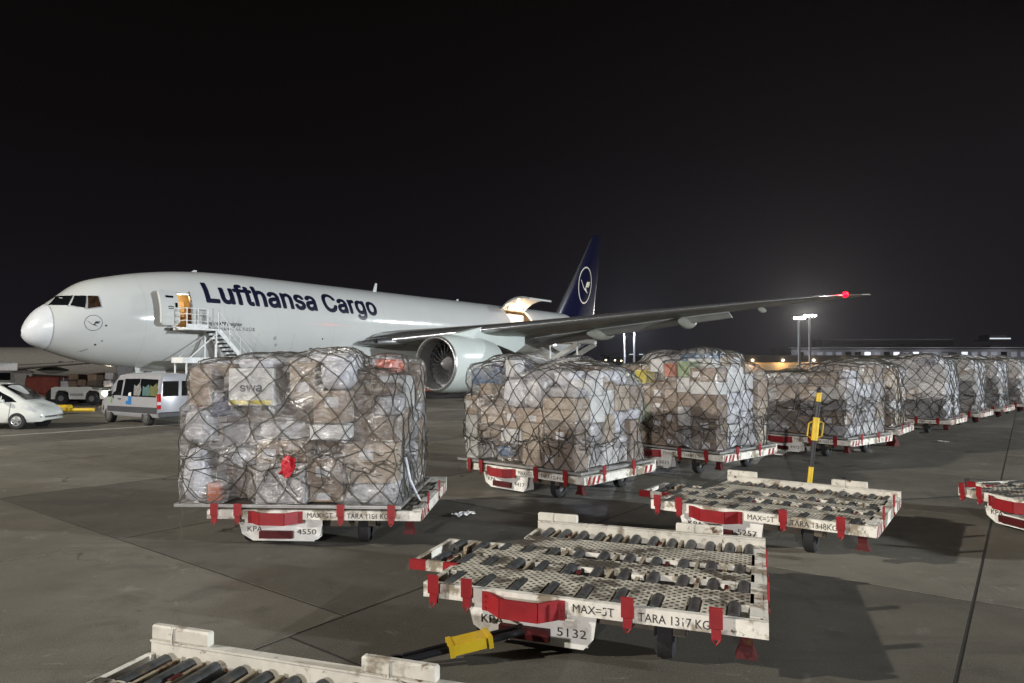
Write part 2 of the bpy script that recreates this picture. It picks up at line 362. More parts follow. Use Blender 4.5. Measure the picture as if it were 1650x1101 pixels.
    def mesh(s, name, mats, smooth=False, fix=True, angle=None):
        me = bpy.data.meshes.new(name); me.from_pydata(s.v, [], s.f)
        for m in ([mats] if isinstance(mats, str) else mats): me.materials.append(MATS[m])
        if any(s.mi): me.polygons.foreach_set('material_index', s.mi)
        if fix:
            bm = bmesh.new(); bm.from_mesh(me); bmesh.ops.recalc_face_normals(bm, faces=bm.faces); bm.to_mesh(me); bm.free()
        if smooth:
            me.polygons.foreach_set('use_smooth', [True]*len(me.polygons))
            if angle: me.set_sharp_from_angle(angle=R(angle))
        return me
CACHE = {}
def cached(key, fn):
    if key not in CACHE: CACHE[key] = fn()
    return CACHE[key]
def tag(o, label=None, cat=None, group=None, kind=None):
    for k, v in (('label', label), ('category', cat), ('group', group), ('kind', kind)):
        if v: o[k] = v
    return o
def obj(name, me, parent=None, loc=(0, 0, 0), rot=(0, 0, 0), **t):
    o = bpy.data.objects.new(name, me); COL.objects.link(o); o.parent = parent; o.location = loc; o.rotation_euler = rot
    return tag(o, **t)
def empty(name, loc, rz, label, cat, group=None):
    o = bpy.data.objects.new(name, None); COL.objects.link(o); o.location = loc; o.rotation_euler = (0, 0, rz); o.empty_display_size = .2
    return tag(o, label, cat, group)

HAZE = .000055
FONT = None
try:   # the grotesque that ships inside Blender; its built-in letters otherwise
    import os
    FONT = bpy.data.fonts.load(os.path.join(bpy.utils.system_resource('DATAFILES', path='fonts'), 'Inter.woff2'))
except Exception: FONT = None
def text_geo(txt, size, bold=0., spacing=1., cut=None, cutx=None, plain=False):
    """flat letters as (verts2d, faces): baseline at y=0, starting at x=0"""
    cu = bpy.data.curves.new('lettering', 'FONT'); cu.body = txt; cu.font = FONT if FONT and not plain else cu.font; cu.size = size; cu.offset = bold; cu.space_character = spacing; cu.resolution_u = 3
    o = bpy.data.objects.new('lettering', cu); COL.objects.link(o)
    dg = bpy.context.evaluated_depsgraph_get(); dg.update(); me = bpy.data.meshes.new_from_object(o.evaluated_get(dg))
    bpy.data.objects.remove(o); bpy.data.curves.remove(cu)
    bm = bmesh.new(); bm.from_mesh(me); bpy.data.meshes.remove(me)
    bmesh.ops.remove_doubles(bm, verts=bm.verts, dist=size*1e-4)
    xs = [v.co.x for v in bm.verts]; ys = [v.co.y for v in bm.verts]
    def slice_(ax, lo, hi, st):
        t = lo+st
        while t < hi:
            co = (t, 0, 0) if ax == 0 else (0, t, 0); no = (1, 0, 0) if ax == 0 else (0, 1, 0)
            bmesh.ops.bisect_plane(bm, geom=bm.verts[:]+bm.edges[:]+bm.faces[:], plane_co=co, plane_no=no); t += st
    if cut: slice_(1, min(ys), max(ys), cut)
    if cutx: slice_(0, min(xs), max(xs), cutx)
    bm.verts.index_update()
    r = [(v.co.x, v.co.y) for v in bm.verts], [tuple(v.index for v in f.verts) for f in bm.faces]
    bm.free(); return r
def text_mesh(txt, size, m, w=None, bold=0.0, spacing=1., small=False):
    """letters lying in the local xz plane, facing -y"""
    v, f = text_geo(txt, size, bold, spacing, plain=small); x1 = max(p[0] for p in v); k = (w/x1) if w else 1
    b = MB(); b.add([(p[0]*k, 0, p[1]) for p in v], f); return b.mesh('lettering', m, fix=False)
# ================================================================== SETTING
ang = R(53); e1 = Vector((math.cos(ang), math.sin(ang))); n1 = Vector((math.sin(ang), -math.cos(ang)))
b = MB(); b.add([(-1500, -200, -.022), (1500, -200, -.022), (1500, 2500, -.022), (-1500, 2500, -.022)], [(0, 1, 2, 3)])
apron = tag(obj('apron_ground', b.mesh('apron', 'concrete')), kind='structure')
def ground_pt(e, n, z=0): p = e1*e+n1*n; return (p.x, p.y, z)
b = MB(); b.add([ground_pt(-7, -50, -.004), ground_pt(62, -50, -.004), ground_pt(62, 32, -.004), ground_pt(-7, 32, -.004)], [(0, 1, 2, 3)])
obj('joint_sealant', b.mesh('joint', 'joint_dark'), apron)
SW, SL = 4.97, 4.9
def slab_mesh():
    b = MB(); b.box((0, 0, -.05), (SL-.034, SW-.034, .1)); return b.mesh('slab', 'concrete')
edges = [-.1+4.97*k for k in range(-9, 7)]
offs = {-1: 3.85, -2: 4.5, -3: 4.5, -4: 2.8, -5: 2.8}
for k in range(-10, 7):
    nc = -.50+SW*(k+.5); off = offs.get(k, 3.9 if k >= 0 else 4.5)
    for j in range(-2, 11):
        p = ground_pt(off+SL*(j+.5), nc)
        if p[1] < -4 or p[1] > 52 or abs(p[0]) > p[1]*.8+9: continue
        obj('concrete_slab', cached('slab', slab_mesh), apron, (p[0], p[1], 0), (0, 0, ang))
def strip(name, p0, p1, w, m, z=.004):
    p0, p1 = Vector(p0), Vector(p1); t = (p1-p0).normalized(); a = Vector((-t.y, t.x))*w/2
    b = MB(); b.add([(*(p0+a), z), (*(p0-a), z), (*(p1-a), z), (*(p1+a), z)], [(0, 1, 2, 3)]); return tag(obj(name, b.mesh(name, m)), kind='structure')
mat('line_white', (.55, .55, .52), .7, var=.25, scale=3)
mat('line_yellow', (.45, .30, .03), .7, var=.25, wear=(.14, .13, .11), wt=.58, wscale=9)
strip('painted_line', (-26, 14.6), (-8.6, 35.1), .16, 'line_white')
strip('painted_line', (-40, 46), (-12, 46.8), .2, 'line_yellow')
# service pit outline painted in black
b = MB()
for p0, p1 in (((9.05, 13.6), (10.35, 12.9)), ((10.35, 12.9), (11.3, 14.2)), ((11.3, 14.2), (10.0, 15.1)), ((10.0, 15.1), (9.05, 13.6)), ((9.4, 14.1), (10.7, 13.4))):
    b.bar((*p0, .003), (*p1, .003), .07, .003)
for k in range(14):
    a0, a1 = 2*math.pi*k/14, 2*math.pi*(k+1)/14
    b.bar((10.0+.32*math.cos(a0), 13.65+.32*math.sin(a0), .003), (10.0+.32*math.cos(a1), 13.65+.32*math.sin(a1), .003), .03, .003)
tag(obj('pit_marking', b.mesh('pit', 'joint_dark')), kind='structure')

# ================================================================== CARGO AIRCRAFT
TH = math.pi/2-.623
PL = empty('cargo_aircraft', (-24.7, 34.54, 0), TH, 'large white cargo jet with dark blue tail and two open doors being loaded', 'aircraft')
SEC = np.array([(-.15,4.2,4.0,.05),(0,4.62,3.76,.42),(.25,5.05,3.55,.74),(.5,5.35,3.42,.98),(1,5.74,3.22,1.33),(1.5,6.18,3.03,1.62),(2,6.62,2.86,1.86),(2.5,6.95,2.72,2.07),(3,7.15,2.6,2.24),(4,7.42,2.42,2.52),(5,7.66,2.28,2.72),(6,7.85,2.18,2.87),(7.5,8.06,2.11,3.0),(9.5,8.22,2.09,3.08),(12,8.29,2.09,3.1),(42,8.29,2.09,3.1),(46,8.29,2.35,3.06),(50,8.26,3.1,2.75),(55,8.15,4.4,1.98),(60,7.75,5.8,1.0),(63.7,7.1,6.6,.2)])
def herm(x, c):
    X = SEC[:, 0]; Y = SEC[:, c]; i = int(np.clip(np.searchsorted(X, x)-1, 0, len(X)-2))
    def m(k):
        if k == 0: return (Y[1]-Y[0])/(X[1]-X[0])
        if k == len(X)-1: return (Y[-1]-Y[-2])/(X[-1]-X[-2])
        a = (Y[k]-Y[k-1])/(X[k]-X[k-1]); b_ = (Y[k+1]-Y[k])/(X[k+1]-X[k]); return 0 if a*b_ <= 0 else 2*a*b_/(a+b_)
    h = X[i+1]-X[i]; t = (x-X[i])/h
    return (2*t**3-3*t*t+1)*Y[i]+(t**3-2*t*t+t)*h*m(i)+(-2*t**3+3*t*t)*Y[i+1]+(t**3-t*t)*h*m(i+1)
def prof(s): return herm(s, 1), herm(s, 2), herm(s, 3)
def skin_(s, phi, off=0.):
    """point of the hull at station s, angle phi from the port side (up positive)"""
    t, bt, w = prof(s); c, h = (t+bt)/2, (t-bt)/2
    return (s, -(w+off)*math.cos(phi), c+(h+off)*math.sin(phi))
def phi_z(s, z):
    t, bt, w = prof(s); return math.asin(max(-1, min(1, (z-(t+bt)/2)/((t-bt)/2))))
def port(s, z, off=0.): return skin_(s, phi_z(s, z), off)
D1 = (6.26, 7.14, 4.60, 6.50); DC = (38.25, 42.1, 4.80, 7.86)
NPH = 120
def hull(s0, s1, extra=(), cut=True, fine=.6):
    st = sorted(set([s0, s1]+[round(x, 3) for x in np.arange(s0, min(s1, 12), .12 if s0 < .5 else .25)]+[round(x, 3) for x in np.arange(max(s0, 12), s1, fine)]+[x for x in extra if s0 < x < s1]))
    vs = []; fs = []
    for s in st:
        for j in range(NPH): vs.append(skin_(s, 2*math.pi*j/NPH))
    for i in range(len(st)-1):
        sm = (st[i]+st[i+1])/2
        for j in range(NPH):
            ph = 2*math.pi*(j+.5)/NPH; p = skin_(sm, ph)
            if cut and math.cos(ph) > 0:
                if D1[0] < sm < D1[1] and D1[2] < p[2] < D1[3]: continue
                if DC[0] < sm < DC[1] and DC[2] < p[2] < DC[3]: continue
            fs.append((i*NPH+j, i*NPH+(j+1) % NPH, (i+1)*NPH+(j+1) % NPH, (i+1)*NPH+j))
    b = MB(); b.add(vs, fs); return b
def livery():   # white hull that turns navy aft of a slanted edge
    m = MATS['aircraft_white'].copy(); m.name = 'aircraft_livery'; MATS['livery'] = m
    n = m.node_tree.nodes; L = m.node_tree.links; bs = n['Principled BSDF']; src = bs.inputs['Base Color'].links[0].from_socket
    t = n.new('ShaderNodeTexCoord'); s_ = n.new('ShaderNodeSeparateXYZ'); L.new(t.outputs['Object'], s_.inputs[0])
    a = n.new('ShaderNodeMath'); a.operation = 'MULTIPLY_ADD'; a.inputs[1].default_value = .62; L.new(s_.outputs[2], a.inputs[0]); L.new(s_.outputs[0], a.inputs[2])
    g = n.new('ShaderNodeMath'); g.operation = 'GREATER_THAN'; g.inputs[1].default_value = 55.9; L.new(a.outputs[0], g.inputs[0])
    x = n.new('ShaderNodeMix'); x.data_type = 'RGBA'; L.new(g.outputs[0], x.inputs[0]); L.new(src, x.inputs[6]); x.inputs[7].default_value = (.006, .007, .03, 1); L.new(x.outputs[2], bs.inputs['Base Color'])
livery()
FUS = obj('fuselage', hull(.88, 63.7, (*D1[:2], *DC[:2], 52.5)).mesh('fuselage', 'livery', smooth=True), PL)
obj('radome', hull(-.15, .84, cut=False).mesh('radome', 'radome_white', smooth=True), PL)
b = MB(); b.loft([[skin_(s, 2*math.pi*j/60, o) for j in range(60)] for s, o in ((.83, -.012), (.89, -.012))], cap=False); obj('radome_seam', b.mesh('seam', 'seam_grey'), PL)
def decal_pts(pts, off=.006): return [port(s, z, off) for s, z in pts]
def patch(name, poly, m, parent=PL, off=.008, nsub=6, depth=.02):
    """a pane that follows the hull, with edges of its own"""
    bm = bmesh.new(); vs = [bm.verts.new((p[0], 0, p[1])) for p in poly]; bm.faces.new(vs)
    x0, x1 = min(p[0] for p in poly), max(p[0] for p in poly); z0, z1 = min(p[1] for p in poly), max(p[1] for p in poly)
    for k in range(1, nsub):
        bmesh.ops.bisect_plane(bm, geom=bm.verts[:]+bm.edges[:]+bm.faces[:], plane_co=(x0+(x1-x0)*k/nsub, 0, 0), plane_no=(1, 0, 0))
        bmesh.ops.bisect_plane(bm, geom=bm.verts[:]+bm.edges[:]+bm.faces[:], plane_co=(0, 0, z0+(z1-z0)*k/nsub), plane_no=(0, 0, 1))
    ex = bmesh.ops.extrude_face_region(bm, geom=bm.faces[:]); top = [g for g in ex['geom'] if isinstance(g, bmesh.types.BMVert)]; ts = set(top)
    for v in bm.verts: v.co = Vector(port(v.co.x, v.co.z, off if v in ts else off-depth))
    bmesh.ops.recalc_face_normals(bm, faces=bm.faces)
    me = bpy.data.meshes.new(name); bm.to_mesh(me); bm.free(); me.materials.append(MATS[m]); return obj(name, me, parent)
def mirror_patch(*a, **k):
    o = patch(*a, **k); me = o.data.copy()
    for v in me.vertices: v.co.y *= -1
    me.flip_normals(); obj(o.name.split('.')[0], me, PL)
for s in (4.75, 9.1, 12.7, 17.2, 22.0, 27.6, 32.6, 37.2, 45.6):     # butt joints of the skin
    b = MB(); b.loft([[skin_(q, a, .0025) for a in np.linspace(-1.45, 1.5, 70)] for q in (s, s+.016)], closed=False, cap=False); obj('skin_joint', b.mesh('skin_joint', 'joint_pale'), PL)
for s0_, s1_, za, zb in ((11.4, 14.0, 2.75, 4.5), (40.9, 42.4, 2.9, 4.4)):
    b = MB(); q = [(s0_, za), (s1_, za), (s1_, zb), (s0_, zb)]
    for (sa, z1_), (sb, z2_) in zip(q, q[1:]+q[:1]):
        for k in range(8): b.bar(port(sa+(sb-sa)*k/8, z1_+(z2_-z1_)*k/8, .001), port(sa+(sb-sa)*(k+1)/8, z1_+(z2_-z1_)*(k+1)/8, .001), .02, .006)
    obj('hatch_outline', b.mesh('hatch', 'joint_pale'), PL)
# cockpit glazing: a pale surround and three panes a side
mirror_patch('window_surround', [(.78, 5.52), (1.34, 6.12), (2.74, 6.13), (2.77, 5.50), (2.16, 5.36), (1.5, 5.50)], 'frame_grey', off=.004)
for poly, m in (([(.87, 5.56), (1.38, 6.08), (1.76, 6.08), (1.46, 5.55)], 'window_glass'), ([(1.54, 5.55), (1.82, 6.08), (2.22, 6.09), (2.06, 5.44)], 'window_glass'), ([(2.28, 6.09), (2.67, 6.09), (2.71, 5.54), (2.17, 5.42)], 'window_brown')):
    mirror_patch('cockpit_window', poly, m, off=.02)
def wrap_text(name, txt, s0, z0, cap, w, m, bold=0., sp=1., cut=.08, sheen=.007, plain=False, heavy=0):
    u = max(p[1] for p in text_geo('L', 1, plain=plain)[0]); size = cap/u
    v, f = text_geo(txt, size, bold, sp, cut=cut, plain=plain); x1 = max(p[0] for p in v); k = w/x1; out = []
    for x, y in v:
        s = s0+x*k; ph = phi_z(s, z0)+y/3.1; out.append(skin_(s, ph, sheen))
    b = MB(); b.add(out, f)
    if heavy:   # a bolder cut: the same letters laid again round about, each a hair further out
        for q in range(10):
            dx, dy = heavy*math.cos(q*.6283), heavy*math.sin(q*.6283)
            b.add([skin_(s0+x*k+dx, phi_z(s0+x*k, z0)+(y+dy)/3.1, sheen+.0006*(q+1)) for x, y in v], f)
    return obj(name, b.mesh(name, m, fix=False), PL)
wrap_text('title_lettering', 'Lufthansa Cargo', 7.98, 6.16, 1.38, 13.3, 'letter_navy', sp=1.02, heavy=.074)
wrap_text('name_lettering', 'Boeing 777 Freighter', 7.95, 4.81, .20, 2.25, 'letter_black', bold=.008)
wrap_text('name_lettering', 'Konnichiwa Japan こんにちは日本', 7.95, 4.55, .19, 3.15, 'letter_black', plain=True)
CRANE = [(-.74, .26), (-.60, .22), (-.42, .06), (-.10, -.18), (.06, -.16), (.14, .06), (.24, .20), (.74, .22), (.70, .14), (.46, .12), (.70, .08), (.64, .01), (.42, .02), (.60, -.05), (.50, -.10), (.30, -.06), (.16, -.14), (.30, -.30), (.50, -.40), (.36, -.40), (.10, -.30), (-.10, -.25), (-.40, -.02), (-.62, .18)]
def crest(mapf, r, m_ring, m_bird, parent, wr=.055):
    b = MB(); n = 40
    for k in range(n):
        q = [(r*rr*math.cos(2*math.pi*a/n), r*rr*math.sin(2*math.pi*a/n)) for a, rr in ((k, 1), (k+1, 1), (k+1, 1-wr), (k, 1-wr))]
        b.add([mapf(*p) for p in q], [(0, 1, 2, 3)])
    o = obj('crest_ring', b.mesh('ring', m_ring), parent)
    bm = bmesh.new(); bm.faces.new([bm.verts.new((x*r, y*r, 0)) for x, y in CRANE]); bmesh.ops.triangulate(bm, faces=bm.faces); bm.verts.index_update()
    b = MB(); b.add([mapf(v.co.x, v.co.y) for v in bm.verts], [tuple(v.index for v in f.verts) for f in bm.faces]); bm.free()
    obj('crest_bird', b.mesh('bird', m_bird), parent)
crest(lambda x, y: port(2.385+x*.92, 4.67+y, .008), .41, 'letter_navy', 'letter_navy', PL)
for s, z, r in ((12.6, 4.18, .12), (12.79, 3.76, .10), (2.92, 4.55, .05), (16.3, 4.25, .06), (2.62, 3.55, .05), (2.86, 3.75, .035), (17.0, 3.5, .09), (8.2, 2.6, .2)):
    patch('access_port', [(s+r*math.cos(a*.785), z+r*math.sin(a*.785)) for a in range(8)], 'seam_grey' if r > .09 else 'dark_steel', nsub=2, off=.006)
for s, h in ((8.6, .14), (23.5, .66), (33.5, .18)):
    b = MB(); t = prof(s)[0]; b.prism([(s, t-.05), (s+.38, t-.05), (s+.45, t+h), (s+.25+.02*h, t+h)], -.03, .03); obj('antenna', b.mesh('antenna', 'aircraft_white'), PL)
b = MB(); b.bar(port(2.35, 3.36, .05), port(2.05, 3.28, .14), .03, .02); obj('probe', b.mesh('probe', 'dark_steel'), PL)
# --- crew door: dark reveal, lit vestibule, plug door swung forward on its hinge
b = MB()
x0, x1, z0, z1 = D1
b.add([(x0-.03, -1.1, z0), (x1+.9, -1.1, z0), (x1+.9, -1.1, z1+.2), (x0-.03, -1.1, z1+.2)], [(0, 1, 2, 3)])
b.add([(x0-.03, -2.9, z0), (x1+.9, -2.86, z0), (x1+.9, -1.1, z0), (x0-.03, -1.1, z0)], [(0, 1, 2, 3)])
b.add([(x1+.9, -2.86, z0), (x1+.9, -2.5, z1+.1), (x1+.9, -1.1, z1+.1), (x1+.9, -1.1, z0)], [(0, 1, 2, 3)])
b.add([(x0-.03, -2.8, z0), (x0-.03, -2.4, z1+.1), (x0-.03, -1.1, z1+.1), (x0-.03, -1.1, z0)], [(0, 1, 2, 3)])
b.add([(x0-.03, -2.5, z1+.1), (x1+.9, -2.5, z1+.1), (x1+.9, -1.1, z1+.1), (x0-.03, -1.1, z1+.1)], [(0, 1, 2, 3)])
obj('door_vestibule', b.mesh('vestibule', 'interior_amber'), PL)
b = MB(); b.box((x0+.18, -1.9, 5.5), (.1, 1.1, 1.9)); b.box((x1+.55, -1.8, 5.2), (.5, .06, 1.2)); obj('bulkhead', b.mesh('bulkhead', 'interior_brown'), PL)
b = MB(); b.box((x1+.3, -1.16, 5.75), (.4, .06, .9)); obj('galley_panel', b.mesh('panel', 'interior_cream'), PL)
b = MB()
for zz in np.linspace(z0+.05, z1-.05, 9): b.bar(port(x1+.01, zz, -.02), port(x1+.01, zz+.2, -.02), .07, .12)
for zz in np.linspace(z0+.05, z1-.05, 9): b.bar(port(x0-.01, zz, -.02), port(x0-.01, zz+.2, -.02), .05, .10)
b.bar(port(x0, z1, -.02), port(x1, z1, -.02), .1, .06); b.bar(port(x0, z0-.02, 0), port(x1, z0-.02, 0), .12, .06)
obj('door_frame', b.mesh('door_frame', 'steel'), PL)
def bent_panel(s0, s1, z0, z1, off0, off1, th, rnd_=.16, nz=14, ns=8, sref=None):
    rings = []; b = MB()
    for side, dd in ((1, 0), (-1, -th)):
        for i in range(nz+1):
            z = z0+(z1-z0)*i/nz; e = min(i, nz-i)/nz*(z1-z0); ins = max(0, rnd_-e)**2/rnd_*.9 if e < rnd_ else 0
            for j in range(ns+1):
                s = s0+ins+(s1-s0-2*ins)*j/ns; f = j/ns; p = port(sref if sref else s, z, 0); o = off0+(off1-off0)*f+dd
                b.v.append((s, p[1]-o, z))
    N = (nz+1)*(ns+1)
    for i in range(nz):
        for j in range(ns):
            a = i*(ns+1)+j; b.add([], [(a, a+1, a+ns+2, a+ns+1), ]); 
    b.f = []; b.mi = []
    def q(*k): b.f.append(k); b.mi.append(0)
    for o in (0, N):
        for i in range(nz):
            for j in range(ns): a = o+i*(ns+1)+j; q(a, a+1, a+ns+2, a+ns+1)
    for i in range(nz):
        for j in (0, ns): a = i*(ns+1)+j; q(a, a+ns+1, a+N+ns+1, a+N)
    for j in range(ns):
        for i in (0, nz): a = i*(ns+1)+j; q(a, a+1, a+N+1, a+N)
    return b
DR = obj('crew_door', bent_panel(5.20, 6.22, 4.66, 6.62, .50, .50, .17, sref=6.2).mesh('door', 'aircraft_white', smooth=True, angle=40), PL)
b = MB(); yo = -port(6.2, 6.15)[1]
b.box((5.72, -(yo+.512), 6.24), (.42, .02, .11)); obj('door_slot', b.mesh('slot', 'window_glass'), DR)
b = MB(); b.box((6.05, port(6.2, 5.75)[1]-.512, 5.75), (.13, .02, .32)); obj('door_window', b.mesh('pane', 'window_glass'), DR)
b = MB(); yy = port(6.2, 5.6)[1]-.515; b.tube([(5.60+.13*k/4, yy, 5.66+.05*math.sin(k*math.pi/8)) for k in range(5)]+[(5.88, yy, 5.66)], .025, 5); b.box((5.74, yy, 5.58), (.26, .03, .05)); obj('door_handle', b.mesh('handle', 'dark_steel'), DR)
b = MB(); b.tube([(6.2, port(6.2, 5.9)[1]-.4, 5.9), (6.32, port(6.3, 5.9)[1]+.1, 5.9)], .05, 6); b.tube([(6.2, port(6.2, 5.2)[1]-.4, 5.2), (6.32, port(6.3, 5.2)[1]+.1, 5.2)], .05, 6); obj('door_hinge', b.mesh('hinge', 'steel'), DR)
def lamp(name, loc, energy, col, size, parent):
    l = bpy.data.lights.new(name, 'POINT'); l.energy = energy; l.color = col; l.shadow_soft_size = size; o = bpy.data.objects.new(name, l); COL.objects.link(o); o.parent = parent; o.location = loc; return o
lamp('vestibule_lamp', (6.95, -1.9, 6.35), 45, (1, .68, .34), .12, PL)
# --- main cargo door: lit hold behind the opening and the raised door leaf
b = MB(); ph0, ph1 = phi_z(40, DC[2]), phi_z(40, DC[3])
A0 = np.linspace(-.3, math.pi+.3, 30)
b.loft([[skin_(s, a, -.14) for a in A0] for s in np.linspace(36, 44.5, 8)], closed=False, cap=False)
# cut the liner where the opening is
keep = []
for f in b.f:
    c = np.mean([b.v[i] for i in f], axis=0)
    if DC[0]-.3 < c[0] < DC[1]+.3 and c[1] < 0 and DC[2]-.1 < c[2] < DC[3]-.15: continue
    keep.append(f)
b.f = keep; b.mi = [0]*len(keep)
b.add([(36, -3, 4.78), (44.5, -3, 4.78), (44.5, 3, 4.78), (36, 3, 4.78)], [(0, 1, 2, 3)])
for s in (36, 44.5): b.add([skin_(s, a, -.15) for a in A0], [tuple(range(30))])
obj('cargo_hold', b.mesh('hold', 'interior_cream', smooth=False), PL)
b = MB()
for ss in (DC[0]-.02, DC[1]+.02):
    for k in range(14):
        a0, a1 = ph0+(ph1-ph0)*k/14, ph0+(ph1-ph0)*(k+1)/14; b.bar(skin_(ss, a0, -.06), skin_(ss, a1, -.06), .12, .14)
b.bar(skin_(DC[0], ph0, -.06), skin_(DC[1], ph0, -.06), .14, .10); b.bar(skin_(DC[0], ph1, -.06), skin_(DC[1], ph1, -.06), .14, .10)
obj('door_frame', b.mesh('cargo_frame', 'aircraft_white'), PL)
b = MB(); b.bevel_box((40.6, -.4, 6.15), (3.0, 2.4, 2.5), .06); b.box((40.6, -1.62, 6.4), (2.6, .03, .5)); b.box((40.6, -1.62, 5.6), (2.2, .03, .3)); cont = obj('loaded_container', b.mesh('container', 'carton_white'), PL)
hinge = skin_(40, ph1, .02); dr = []; swing = R(78)
for th in (0., -.16):
    for i in range(15):
        a = ph1+(ph0-ph1)*i/14; p = skin_(40, a, .0+th); dy, dz = p[1]-hinge[1], p[2]-hinge[2]
        c, s_ = math.cos(swing), math.sin(swing); dr.append((hinge[1]+dy*c+dz*s_*1, hinge[2]-dy*s_+dz*c))
b = MB(); n_ = 15
b.loft([[(s, y, z) for y, z in dr[:n_]+dr[n_:][::-1]] for s in np.linspace(DC[0]+.03, DC[1]-.03, 5)])
CD = obj('cargo_door', b.mesh('cargo_door', ['aircraft_white'], smooth=True, angle=40), PL)
b = MB()
for ss in (38.9, 41.5): b.tube([skin_(ss, ph1-.12, -.1), (ss, hinge[1]-.55, hinge[2]+.35), (ss, hinge[1]-.25, hinge[2]+.05)], .05, 6)
obj('door_strut', b.mesh('strut', 'dark_steel'), CD)
lamp('hold_lamp', (39.4, -2.2, 7.3), 150, (1, .72, .46), .15, PL); lamp('hold_lamp', (41.4, -2.3, 7.4), 120, (1, .72, .46), .15, PL)
lamp('door_lamp', (40.2, -2.5, 8.05), 70, (1, .55, .28), .1, PL)

# --- wing: lofted sections (lateral, leading edge station, chord, z of leading edge, thickness)
WS = [(2.2, 19.2, 15.4, 3.95, .125), (3.1, 20.0, 14.5, 4.1, .125), (5.5, 21.7, 12.4, 4.4, .12), (9.7, 24.5, 9.3, 4.95, .11), (14, 27.6, 7.6, 5.5, .105), (20, 31.6, 5.6, 6.25, .10), (26, 35.7, 3.8, 6.95, .095), (29.6, 38.3, 2.75, 7.35, .09), (31.2, 40.2, 1.75, 7.52, .09), (32.4, 42.0, .75, 7.65, .09)]
AF = []
for k in range(14): x = .5*(1-math.cos(math.pi*k/13)); AF.append((x, 1))
AF2 = AF+[(x, -1) for x, _ in AF[::-1][1:-1]]
def airfoil(x, s): return s*5*(.2969*math.sqrt(x)-.126*x-.3516*x*x+.2843*x**3-.1015*x**4)
def wing_rings(side):
    rings = []
    for lat_, le, ch, z, th in WS:
        rings.append([(le+x*ch, side*lat_, z-x*ch*.02+ch*th*airfoil(x, s)*(1.0 if s > 0 else .85)+.02*ch*math.sin(math.pi*x)) for x, s in AF2])
    return rings
def w_at(lat_):
    a = np.array(WS); return [float(np.interp(lat_, a[:, 0], a[:, k])) for k in range(1, 5)]
